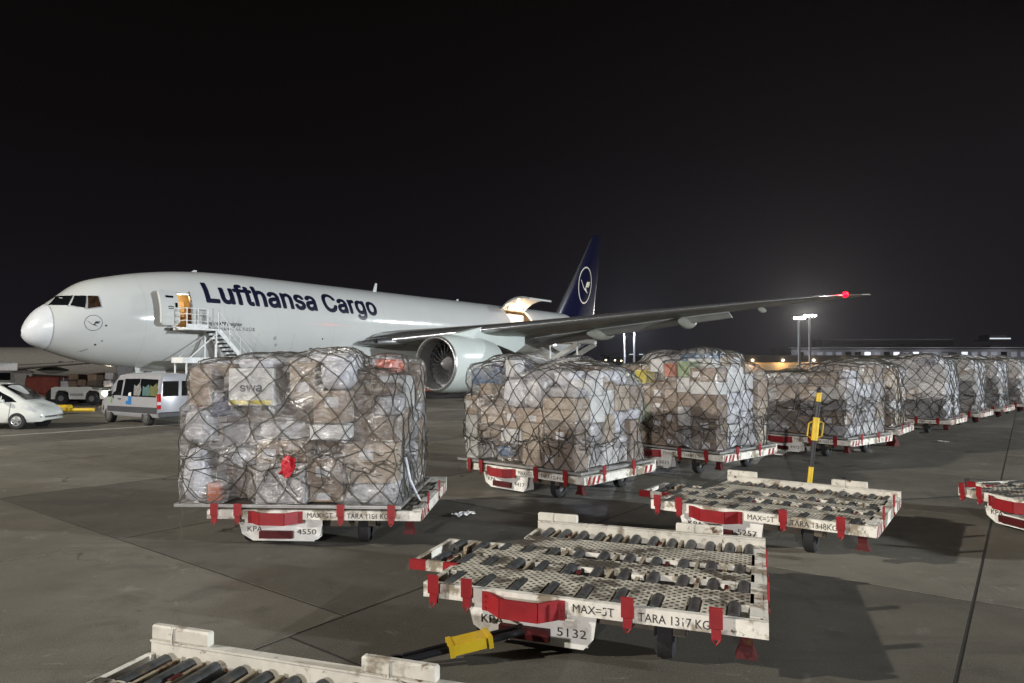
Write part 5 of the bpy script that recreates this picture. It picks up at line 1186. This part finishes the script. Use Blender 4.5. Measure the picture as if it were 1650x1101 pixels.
# --- white van-like car cut by the left edge
CAR = empty('small_car', (-20.5, 27.3, 0), R(3), 'white compact car with dark windows at the left edge', 'car')
cs_ = [(-2.3, .40, 1.02, 1.62, .78, .62), (-2.22, .30, 1.02, 1.72, .85, .66), (-.6, .26, 1.02, 1.80, .87, .66), (.3, .26, 1.02, 1.76, .87, .65), (.62, .26, 1.02, 1.64, .87, .65), (1.10, .26, 1.0, 1.34, .87, .66), (1.48, .26, .96, 1.07, .86, .68), (1.80, .27, .86, .96, .82, .66), (2.08, .28, .68, .80, .72, .58), (2.18, .34, .52, .60, .60, .48)]
obj('body', vehicle_body(cs_).mesh('body', 'car_white', smooth=True, angle=40), CAR)
side_pane('door_window', cs_, [(-.18, 1.06), (-.16, 1.56), (.12, 1.58), (.50, 1.48), (.98, 1.22), (1.22, 1.05)], 'window_glass', CAR); side_pane('side_window', cs_, [(-2.0, 1.08), (-1.96, 1.56), (-.44, 1.60), (-.40, 1.06)], 'window_glass', CAR)
side_pane('door_gap', cs_, [(-.30, .35), (-.30, 1.6), (-.285, 1.6), (-.285, .35)], 'van_grey', CAR); side_pane('door_gap', cs_, [(.96, .35), (1.04, 1.0), (1.055, 1.0), (.975, .35)], 'van_grey', CAR); side_pane('door_handle', cs_, [(-.1, .88), (-.1, .92), (.12, .92), (.12, .88)], 'frame_grey', CAR, off=.03)
for z in (.50, .93): side_pane('door_script', cs_, [(.25, z), (.25, z+.035), (.55, z+.035), (.55, z)], 'letter_black', CAR)
b = MB(); b.add([(.42, -.60, 1.70), (.42, .60, 1.70), (1.42, .62, 1.10), (1.42, -.62, 1.10)], [(0, 1, 2, 3)]); b.v = [(x+.06, y, z+.035) for x, y, z in b.v]; obj('windscreen', b.mesh('windscreen', 'window_glass'), CAR)
for sg in (-1, 1): side_pane('headlight', cs_, [(1.45, .84), (1.50, .97), (1.78, .86), (2.02, .70), (1.92, .66), (1.66, .74)], 'lamp_clear', CAR, both=False, off=.012) if sg > 0 else None
hl = [o for o in CAR.children if o.name.startswith('headlight')]
me = hl[0].data.copy(); [setattr(v.co, 'y', -v.co.y) for v in me.vertices]; me.flip_normals(); obj('headlight', me, CAR)
b = MB()
for sg in (-1, 1): b.bevel_box((.78, sg*.98, 1.10), (.14, .2, .14), .04)
obj('mirror', b.mesh('mirror', 'car_white', smooth=True), CAR)
for x in (-1.45, 1.28):
    for y in (-.78, .78): car_wheel(CAR, x, y, .325, .2, 5)
# --- tug carrying a wrapped load under the nose
TUG = empty('pallet_transporter', (-27.0, 43.5, 0), R(-6), 'low white pallet transporter with lit headlight under the aircraft nose', 'transporter')
b = MB(); b.prism([(-1.75, .35), (-1.75, 1.05), (-1.5, 1.12), (.95, 1.12), (1.05, .98), (1.75, .92), (1.8, .40), (1.55, .36), (1.5, .78), (1.3, .9), (.8, .9), (.62, .74), (.58, .36), (-.52, .36), (-.58, .78), (-.8, .9), (-1.25, .9), (-1.42, .74), (-1.46, .36)], -.9, .9); obj('body', b.mesh('body', 'car_white'), TUG)
for x in (-1.0, 1.05):
    for y in (-.85, .85):
        b = MB(); b.lathe([(-.14, .2), (-.15, .4), (.15, .4), (.14, .2)], 20, axis='y', c=(x, y, .41), cap=True); wl = obj('wheel', b.mesh('wheel', 'tyre'), TUG); b = MB(); b.lathe([(-.155, .01), (-.155, .18), (.155, .18), (.155, .01)], 14, axis='y', c=(x, y, .41)); obj('rim', b.mesh('rim', 'rim_grey'), wl)
b = MB(); b.lathe([(-.14, .02), (-.1, .12), (.0, .16), (.1, .12), (.14, .01)], 14, c=(1.80, -.82, .74)); obj('headlight', b.mesh('headlight', 'headlight'), TUG)
b = MB(); b.bevel_box((0, -.93, .64), (.9, .02, .16), .005); obj('side_panel', b.mesh('panel', 'frame_grey'), TUG)
TL_ = empty('wrapped_pallet', (-26.6, 43.6, 1.14), R(-6), 'dull wrapped cargo heap riding on the low white transporter', 'cargo pallet'); r_ = random.Random(5); fb = []
for x in np.arange(-1.9, 2.0, .62):
    for z in (0, .38):
        if z and r_.random() < .2: continue
        h = .38+r_.uniform(-.12, .06)*(z > 0); b = MB(); b.bevel_box((0, 0, 0), (.58, 1.5, h), .03); obj('box', b.mesh('box', r_.choice(['dolly_under', 'cardboard_dark', 'bag_clear', 'building_mid'])), TL_, (x+.3, r_.uniform(-.06, .06), z+h/2), (r_.uniform(-.08, .08), r_.uniform(-.10, .10), r_.uniform(-.2, .2)))
# --- red box truck and white panel truck behind the car
RT = empty('box_truck', (-30.6, 45.5, 0), R(-4), 'low dull red box trailer beyond the white car', 'truck')
b = MB(); b.bevel_box((0, 0, 1.15), (2.3, 2.0, 1.15), .10); obj('cargo_box', b.mesh('cargo_box', 'truck_red'), RT)
b = MB(); b.bevel_box((.3, -.95, .50), (1.2, .2, .26), .05); b.box((0, 0, .50), (2.4, .9, .2)); obj('chassis', b.mesh('chassis', 'truck_red'), RT)
for x in (-.75, .85):
    for y in (-.9, .9):
        b = MB(); b.lathe([(-.15, .22), (-.16, .46), (.16, .46), (.15, .22)], 20, axis='y', c=(x, y, .47), cap=True); wl = obj('wheel', b.mesh('wheel', 'tyre'), RT); b = MB(); b.lathe([(-.165, .01), (-.165, .2), (.165, .2), (.165, .01)], 14, axis='y', c=(x, y, .47)); obj('rim', b.mesh('rim', 'red_dark'), wl)
b = MB(); b.box((1.25, -.6, 1.1), (.05, .06, 1.1)); b.box((1.5, -.6, .60), (.6, .06, .08)); obj('ladder', b.mesh('ladder', 'mast_grey'), RT)
PT = empty('panel_truck', (-37.6, 48.0, 0), R(0), 'white panel truck standing at the far left behind the parked car', 'truck')
b = MB(); b.bevel_box((0, 0, 1.7), (4.2, 2.2, 1.9), .06); obj('cargo_box', b.mesh('cargo_box', 'carton_white'), PT); b = MB(); b.bevel_box((2.7, 0, 1.35), (1.2, 2.1, 1.5), .2); obj('cab', b.mesh('cab', 'carton_grey'), PT); b = MB(); b.box((2.75, -1.06, 1.7), (.8, .03, .5)); obj('cab_window', b.mesh('pane', 'window_glass'), PT)
for x in (-1.3, 2.6):
    for y in (-.9, .9): b = MB(); b.lathe([(-.15, .2), (-.16, .42), (.16, .42), (.15, .2)], 18, axis='y', c=(x, y, .43), cap=True); obj('wheel', b.mesh('wheel', 'tyre'), PT)
b = MB(); b.tube([(1.2, -1.15, .5), (1.2, -1.15, 1.9), (1.9, -1.15, 2.2), (1.9, -1.15, .5)], .04, 6); obj('hose_frame', b.mesh('hose', 'dark_steel'), PT)
# --- low orange trailer seen under the engine
OT = empty('flat_trailer', (-7.6, 58.5, 0), R(2), 'low orange trailer seen under the engine', 'trailer')
b = MB(); b.bevel_box((0, 0, .50), (5.4, 1.6, .42), .06); obj('deck', b.mesh('deck', 'rubber_orange'), OT)
b = MB(); b.box((0, -.82, .50), (5.2, .04, .08)); obj('side_rail', b.mesh('rail', 'red_dark'), OT)
for x in (-2.1, 2.1):
    for y in (-.6, .6): b = MB(); b.lathe([(-.1, .1), (-.1, .27), (.1, .27), (.1, .1)], 16, axis='y', c=(x, y, .28), cap=True); obj('wheel', b.mesh('wheel', 'tyre'), OT)
# --- yellow tow bar lying on the apron
YT = empty('aircraft_tow_bar', (-23.4, 34.6, 0), R(3), 'yellow tow bar lying on the ground between car and minibus', 'tow bar')
b = MB(); b.tube([(-2.4, 0, .22), (2.2, 0, .22)], .10, 10); obj('bar', b.mesh('bar', 'yellow_paint'), YT)
b = MB(); b.bevel_box((.2, 0, .30), (1.7, .5, .34), .06); obj('axle_box', b.mesh('axle', 'yellow_paint'), YT)
b = MB(); b.lathe([(-.06, .02), (-.06, .16), (.06, .16), (.06, .02)], 14, axis='y', c=(.2, -.3, .16)); b.lathe([(-.06, .02), (-.06, .16), (.06, .16), (.06, .02)], 14, axis='y', c=(.2, .3, .16)); obj('wheel', b.mesh('wheel', 'tyre'), YT)
# --- second, smaller jet at the far left
JET = empty('regional_jet', (-60, 70, 0), R(0), 'pale regional jet parked behind the nose at the left edge', 'aircraft')
b = MB(); rr = []
for x, r, z in ((-30, 1.5, 2.75), (18, 1.5, 2.75), (24, 1.42, 2.8), (30, 1.2, 2.98), (36, .8, 3.3), (40, .3, 3.6)):
    rr.append([(x, r*math.cos(a), z+r*1.05*math.sin(a)) for a in np.linspace(0, 2*math.pi, 36, endpoint=False)])
b.loft(rr); b.v = [(p[0], p[1]+p[0]*.10, p[2]) for p in b.v]; obj('fuselage', b.mesh('fuselage', 'jet_cream', smooth=True, angle=50), JET)
b = MB(); rr = []
for t, le, ch, z in ((0, -4, 6.4, 1.75), (.5, -.5, 4.2, 2.2), (1, 3.0, 1.6, 2.72)):
    rr.append([(le+x*ch, -1.2-t*13.5, z+ch*.12*airfoil(x, s)) for x, s in AF2])
b.loft(rr); b.v = [(p[0]+2+(-p[1])*1.4, p[1], p[2]) for p in b.v]; JW = obj('wing', b.mesh('wing', 'jet_cream', smooth=True, angle=50), JET)
for t in (.3, .55):
    b = MB(); b.lathe([(u*3.0, max(.02, .32*math.sin(math.pi*min(1, u*.95+.02)))) for u in np.linspace(0, 1, 10)], 12); b.v = [(2+(1.2+t*13.5)*1.4+1.5+t*3+p[0], -1.2-t*13.5+p[1]*.6, 1.55+t*.85+p[2]) for p in b.v]; obj('flap_fairing', b.mesh('fairing', 'wing_under', smooth=True), JW)
tm = text_mesh('D-ALCA', .62, 'letter_black', w=3.2); obj('registration_lettering', tm, JET, (13.6, -.19, 2.55), (R(-2), 0, math.atan(.1)))
for x, y in ((-2, -2.5), (-2, 2.5), (22, 4.4)):
    b = MB(); b.lathe([(-.15, .1), (-.16, .42), (.16, .42), (.15, .1)], 18, axis='y', c=(x, y, .43), cap=True); b.tube([(x, y+.3, .43), (x, y+.3, 2.0)], .1, 8); obj('landing_gear', b.mesh('gear', 'tyre'), JET)

# ================================================================== GROUND CREW at the far left
def person(name, loc, rz, label, pose, vest='hi_vis'):
    J = {'hip': (0, 0, .95), 'chest': (0, 0, 1.30), 'neck': (0, -.01, 1.48), 'head': (0, .03, 1.62), 'crown': (0, .02, 1.73)}
    E_ = [('hip', 'chest'), ('chest', 'neck'), ('neck', 'head'), ('head', 'crown')]; Rr = {'hip': (.15, .11), 'chest': (.17, .115), 'neck': (.055, .055), 'head': (.085, .10), 'crown': (.06, .07)}
    for sg, n_ in ((-1, 'a'), (1, 'b')):
        fw = pose.get('step', .12)*sg; arm = pose['arm'+n_]
        for k, p, r in (('sh', (sg*.19, 0, 1.42), .06), ('el', arm[0], .048), ('wr', arm[1], .036), ('ha', arm[2], .042), ('th', (sg*.09, 0, .88), .095), ('kn', (sg*.10, fw*.6+.03, .48), .062), ('an', (sg*.10, fw, .09), .045), ('to', (sg*.11, fw+.17, .05), .04)): J[k+n_] = p; Rr[k+n_] = (r, r)
        E_ += [('chest', 'sh'+n_), ('sh'+n_, 'el'+n_), ('el'+n_, 'wr'+n_), ('wr'+n_, 'ha'+n_), ('hip', 'th'+n_), ('th'+n_, 'kn'+n_), ('kn'+n_, 'an'+n_), ('an'+n_, 'to'+n_)]
    ks = list(J); me = bpy.data.meshes.new('skeleton'); me.from_pydata([J[k] for k in ks], [(ks.index(a), ks.index(c)) for a, c in E_], [])
    o = bpy.data.objects.new('skeleton', me); COL.objects.link(o); m = o.modifiers.new('skin', 'SKIN')
    for i, k in enumerate(ks): me.skin_vertices[0].data[i].radius = Rr[k]; me.skin_vertices[0].data[i].use_root = (k == 'hip')
    sb = o.modifiers.new('sub', 'SUBSURF'); sb.levels = 2; dg = bpy.context.evaluated_depsgraph_get(); dg.update(); body = bpy.data.meshes.new_from_object(o.evaluated_get(dg)); bpy.data.objects.remove(o)
    body.materials.clear(); [body.materials.append(MATS[q]) for q in ('cloth_dark', 'skin')]
    for p in body.polygons:
        c = p.center; p.use_smooth = True; p.material_index = 1 if c.z > 1.50 or min((c-Vector(J['haa'])).length, (c-Vector(J['hab'])).length) < .075 else 0
    P_ = obj(name, body, None, loc, (0, 0, rz)); tag(P_, label, 'person')
    b = MB(); b.loft([[(w*math.cos(a), d*math.sin(a), z) for a in np.linspace(0, 2*math.pi, 16, endpoint=False)] for z, w, d in ((.92, .185, .145), (1.15, .195, .15), (1.36, .20, .145), (1.46, .13, .09))], cap=False); obj('safety_vest', b.mesh('vest', vest, smooth=True), P_)
    b = MB(); b.loft([[(w*math.cos(a), .01+w*1.12*math.sin(a), z) for a in np.linspace(0, 2*math.pi, 14, endpoint=False)] for z, w in ((1.64, .105), (1.70, .105), (1.76, .08), (1.79, .02))]); obj('hair', b.mesh('hair', 'hair', smooth=True), P_)
person('person', (-34.3, 48.4, 0), R(70), 'person in dark clothes and yellow safety vest beside the red truck', {'step': .16, 'arma': [(-.27, .05, 1.14), (-.24, .26, 1.02), (-.23, .33, 1.01)], 'armb': [(.27, -.02, 1.13), (.27, .08, .88), (.27, .10, .80)]})

# ================================================================== STRIPED POST (raised drawbar) behind the second empty dolly
SP = empty('striped_post', (5.27, 12.28, 0), 0, 'black and yellow striped post with grab handles leaning behind empty dolly 5257', 'post')
top_ = Vector((.28, .06, 2.04)); seg_ = [(0, .06, 'black_paint'), (.06, .33, 'yellow_paint'), (.33, .56, 'black_paint'), (.56, .76, 'yellow_paint'), (.76, .90, 'black_paint'), (.90, .985, 'yellow_paint')]
for a, c, m in seg_:
    wide = (a == .56); b = MB(); b.tube([top_*a, top_*c], .058 if wide else .043, 14); obj('post_section', b.mesh('section', m, smooth=True, angle=50), SP)
for sg in (-1, 1):
    b = MB(); q0, q1 = top_*.585, top_*.725; o_ = Vector((sg*.13, 0, 0)); b.tube([q0+o_*.5, q0+o_+Vector((0, 0, .03)), q1+o_-Vector((0, 0, .03)), q1+o_*.5], .014, 6); obj('grab_handle', b.mesh('handle', 'yellow_paint'), SP)
b = MB(); b.lathe([(0, .02), (0, .05), (.05, .05), (.09, .03), (.1, .01)], 12, axis='z', c=tuple(top_*.98)); obj('post_head', b.mesh('head', 'black_paint'), SP)
b = MB(); b.bevel_box((0, 0, .03), (.34, .34, .06), .01); obj('foot_plate', b.mesh('foot', 'dark_steel'), SP)

# ================================================================== LITTER
def litter(loc, size, seed, label, m='paper_white'):
    r = random.Random(seed); n = 6; b = MB(); top = [[(size*(i/n-.5)+r.uniform(-.02, .02)*size, size*.6*(j/n-.5)+r.uniform(-.05, .05)*size, .012+.10*size*abs(math.sin(i*1.1+j*.7+seed))+r.uniform(0, .03)*size) for i in range(n+1)] for j in range(n+1)]
    vs = [p for w in top for p in w]; b.add(vs, [(j*(n+1)+i, j*(n+1)+i+1, (j+1)*(n+1)+i+1, (j+1)*(n+1)+i) for j in range(n) for i in range(n)]); tag(obj('crumpled_paper', b.mesh('paper', m), None, (*loc, 0), (0, 0, r.uniform(0, 3))), label, 'litter')
litter((-.80, 11.4), .36, 3, 'crumpled white paper lying between the nearest load and the empty dolly')
litter((13.9, 22.1), .30, 5, 'white scrap lying on the open apron right of the loads')
litter((-6.6, 7.6), .10, 8, 'tiny white scrap on bare concrete at lower left')
def wheel_chock(loc, rz, label):
    CK = empty('wheel_chock', (*loc, 0), rz, label, 'chock'); b = MB(); b.prism([(-.13, 0), (.13, 0), (.04, .2), (-.04, .2)], -.14, .14, axis='y'); obj('wedge', b.mesh('wedge', 'red_dark'), CK); b = MB(); b.tube([(0, -.1, .2), (0, -.1, .27), (0, .1, .27), (0, .1, .2)], .014, 6); obj('handle', b.mesh('handle', 'red_paint'), CK)
wheel_chock((11.75, 21.15), .4, 'red wheel chock standing beside the half hidden brown load')

# ================================================================== FLOODLIGHT MASTS
def mast(loc, h, rad, label, lampm, heads, aim=-1):
    M_ = empty('floodlight_mast', (*loc, 0), 0, label, 'light mast', 'floodlight masts')
    b = MB(); b.tube([(0, 0, 0), (0, 0, h)], rad, 12, r2=rad*.7); obj('pole', b.mesh('pole', 'mast_grey'), M_)
    b = MB(); b.box((0, 0, h), (heads*.95+.4, .3, .22)); b.box((0, 0, h-.7), (heads*.7, .2, .15)); obj('crossbar', b.mesh('crossbar', 'mast_grey'), M_)
    for k in range(heads):
        x = (k-(heads-1)/2)*.95; b = MB(); b.bevel_box((0, 0, 0), (.8, .34, .66), .06); hd = obj('lamp_head', b.mesh('lamp_head', 'mast_grey'), M_, (x, aim*.35, h+.1), (R(24), 0, 0))
        b = MB(); b.box((0, aim*.18, 0), (.66, .02, .52)); obj('lens', b.mesh('lens', lampm), hd)
    return M_
mast((85, 202, 0)[:2], 16.3, .42, 'lit floodlight mast with bright white lamps, left of its pair', 'lamp_white', 4); mast((88.4, 202.5, 0)[:2], 17.0, .42, 'lit floodlight mast with bright white lamps, right of its pair', 'lamp_white', 4)
mast((36.5, 222, 0)[:2], 14.2, .36, 'thin floodlight mast rising behind the wing, left of its pair', 'lamp_cool', 1); mast((39.4, 220, 0)[:2], 14.9, .36, 'thin floodlight mast with a cool lamp just under the wing', 'lamp_cool', 3)

for x_, y_, z_, e_w in ((39.2, 219.4, 14.9, 80000), (36.3, 221.5, 14.0, 20000)): lamp('mast_lamp', (x_, y_, z_), e_w, (.75, .82, 1), .5, None)
for x_, y_, w_ in ((26, 262, 'leftmost of five'), (30.5, 268, 'second from left of five'), (36, 262, 'middle one of five'), (41, 272, 'fourth from left of five'), (48, 300, 'rightmost of five')):
    SL_ = empty('lamp_post', (x_, y_, 0), 0, w_+' small far lamp posts glinting beyond the second and third loads', 'lamp post', 'small far lamp posts'); b = MB(); b.tube([(0, 0, 0), (0, 0, 4.2)], .08, 6); obj('pole', b.mesh('pole', 'mast_grey'), SL_); b = MB(); b.bevel_box((0, -.1, 4.3), (.55, .4, .35), .08); obj('lamp_head', b.mesh('lamp_head', 'lamp_warm'), SL_)
# ================================================================== TERMINAL BUILDINGS on the horizon
def bbox(name, lo, hi, m, parent, **k):
    b = MB(); c = [(a+d)/2 for a, d in zip(lo, hi)]; b.box((0, 0, 0), [d-a for a, d in zip(lo, hi)]); return obj(name, b.mesh(name, m), parent, c, **k)
SH = empty('cargo_shed', (95, 210, 0), R(-6), 'long low shed with warm lit beige front under a row of wall lamps', 'building')
bbox('wall', (-33, 0, 0), (34, 14, 3.2), 'facade_beige', SH); bbox('roof', (-36, -2.5, 3.4), (36, 16, 5.4), 'building_dark', SH)
for k in range(8):
    x = -30+k*9.0; b = MB(); b.bevel_box((0, 0, 0), (.5, .4, .5), .08); wl = obj('wall_lamp', b.mesh('wall_lamp', 'lamp_warm'), SH, (x, -2.8, 3.9)); l = lamp('shed_lamp', (x, -2.2, 3.1), 900, (1, .70, .36), .3, SH)
for k in range(9): bbox('door', (-32+k*7.4, -.15, 0), (-28.6+k*7.4, 0, 2.4), 'building_mid', SH)
TB_ = empty('terminal_building', (175, 315, 0), R(-4), 'dark terminal block with a thin pale roof line and lit windows', 'building')
bbox('wall', (-45, 0, 0), (140, 30, 9.6), 'building_dark', TB_); bbox('roof', (-30, 4, 10.4), (30, 26, 14.5), 'building_dark', TB_); bbox('roof_edge', (-46, -1.2, 10.1), (142, 31, 10.5), 'building_mid', TB_)
r_ = random.Random(3)
for k in range(42):
    x = -42+k*4.3; lit = r_.random()
    bbox('window', (x, -.12, 6.2), (x+2.6, 0, 8.4), 'window_lit' if lit > .76 else ('window_dim' if lit > .25 else 'window_glass'), TB_)
for k in range(7): lamp('terminal_fill_light', (-38+k*28, -9, 5.0), 2600, (.85, .9, 1), .4, TB_)
TW = empty('control_tower', (262, 372, 0), 0, 'stepped tower with lit bands rising above the terminal at right', 'tower')
bbox('shaft', (-4, -4, 0), (4, 4, 13), 'building_dark', TW)
for z, w in ((7.5, 11), (9.8, 8), (15.5, 6)): bbox('deck', (-w, -w, z), (w, w, z+.5), 'building_mid', TW)
bbox('light_band', (-5.6, -6.02, 16.3), (5.6, -5.8, 16.9), 'window_lit', TW); bbox('cab', (-4.5, -4.5, 16.0), (4.5, 4.5, 18.6), 'building_dark', TW); bbox('light_band', (-7, -8.1, 10.4), (3, -7.9, 11.2), 'window_lit', TW); bbox('light_band', (-9, -11.1, 8.1), (9, -10.9, 8.7), 'window_lit', TW)
PR = empty('pier_building', (262, 330, 0), 0, 'low pier with warm light strips at the far right', 'building')
bbox('wall', (-20, 0, 0), (60, 20, 6), 'building_dark', PR); bbox('roof', (-22, -4, 6.4), (62, 22, 7.2), 'building_mid', PR)
for k in range(6): bbox('light_strip', (-18+k*12, -4.1, 6.0), (-10+k*12, -3.9, 6.35), 'strip_warm', PR)
for k in range(4): bbox('lower_window', (-16+k*15, -.1, 1.0), (-6+k*15, 0, 3.6), 'strip_warm' if k == 1 else 'building_mid', PR)
WB = empty('office_block', (100, 420, 0), 0, 'distant dark hall behind the shed with small roof lights', 'building')
bbox('wall', (-40, 0, 0), (110, 30, 7.5), 'building_dark', WB); bbox('roof', (-42, -1, 7.6), (112, 31, 8.6), 'building_mid', WB)
for x in (-28, -22, 6, 12): bbox('roof_light', (x, -1.2, 8.7), (x+2.5, -.9, 9.1), 'window_lit', WB)
KI = empty('kiosk', (186, 290, 0), 0, 'small pale box cabin standing before the terminal', 'kiosk'); bbox('wall', (-2, -2, 0), (2, 2, 7.6), 'carton_white', KI); bbox('roof', (-2.2, -2.2, 7.65), (2.2, 2.2, 7.85), 'building_mid', KI)

# ================================================================== NIGHT HAZE: one thin even body of moist air round the whole scene
hz = bpy.data.materials.new('haze'); hz.use_nodes = True; n_ = hz.node_tree.nodes; n_.remove(n_['Principled BSDF']); pv = n_.new('ShaderNodeVolumePrincipled')
pv.inputs['Color'].default_value = (.93, .94, .97, 1); pv.inputs['Density'].default_value = HAZE; pv.inputs['Anisotropy'].default_value = .55; hz.node_tree.links.new(pv.outputs[0], n_['Material Output'].inputs['Volume'])
b = MB(); b.box((60, 200, 29), (1100, 700, 62)); HZ = tag(obj('haze', b.mesh('haze', [], fix=True)), kind='stuff'); HZ.data.materials.append(hz)
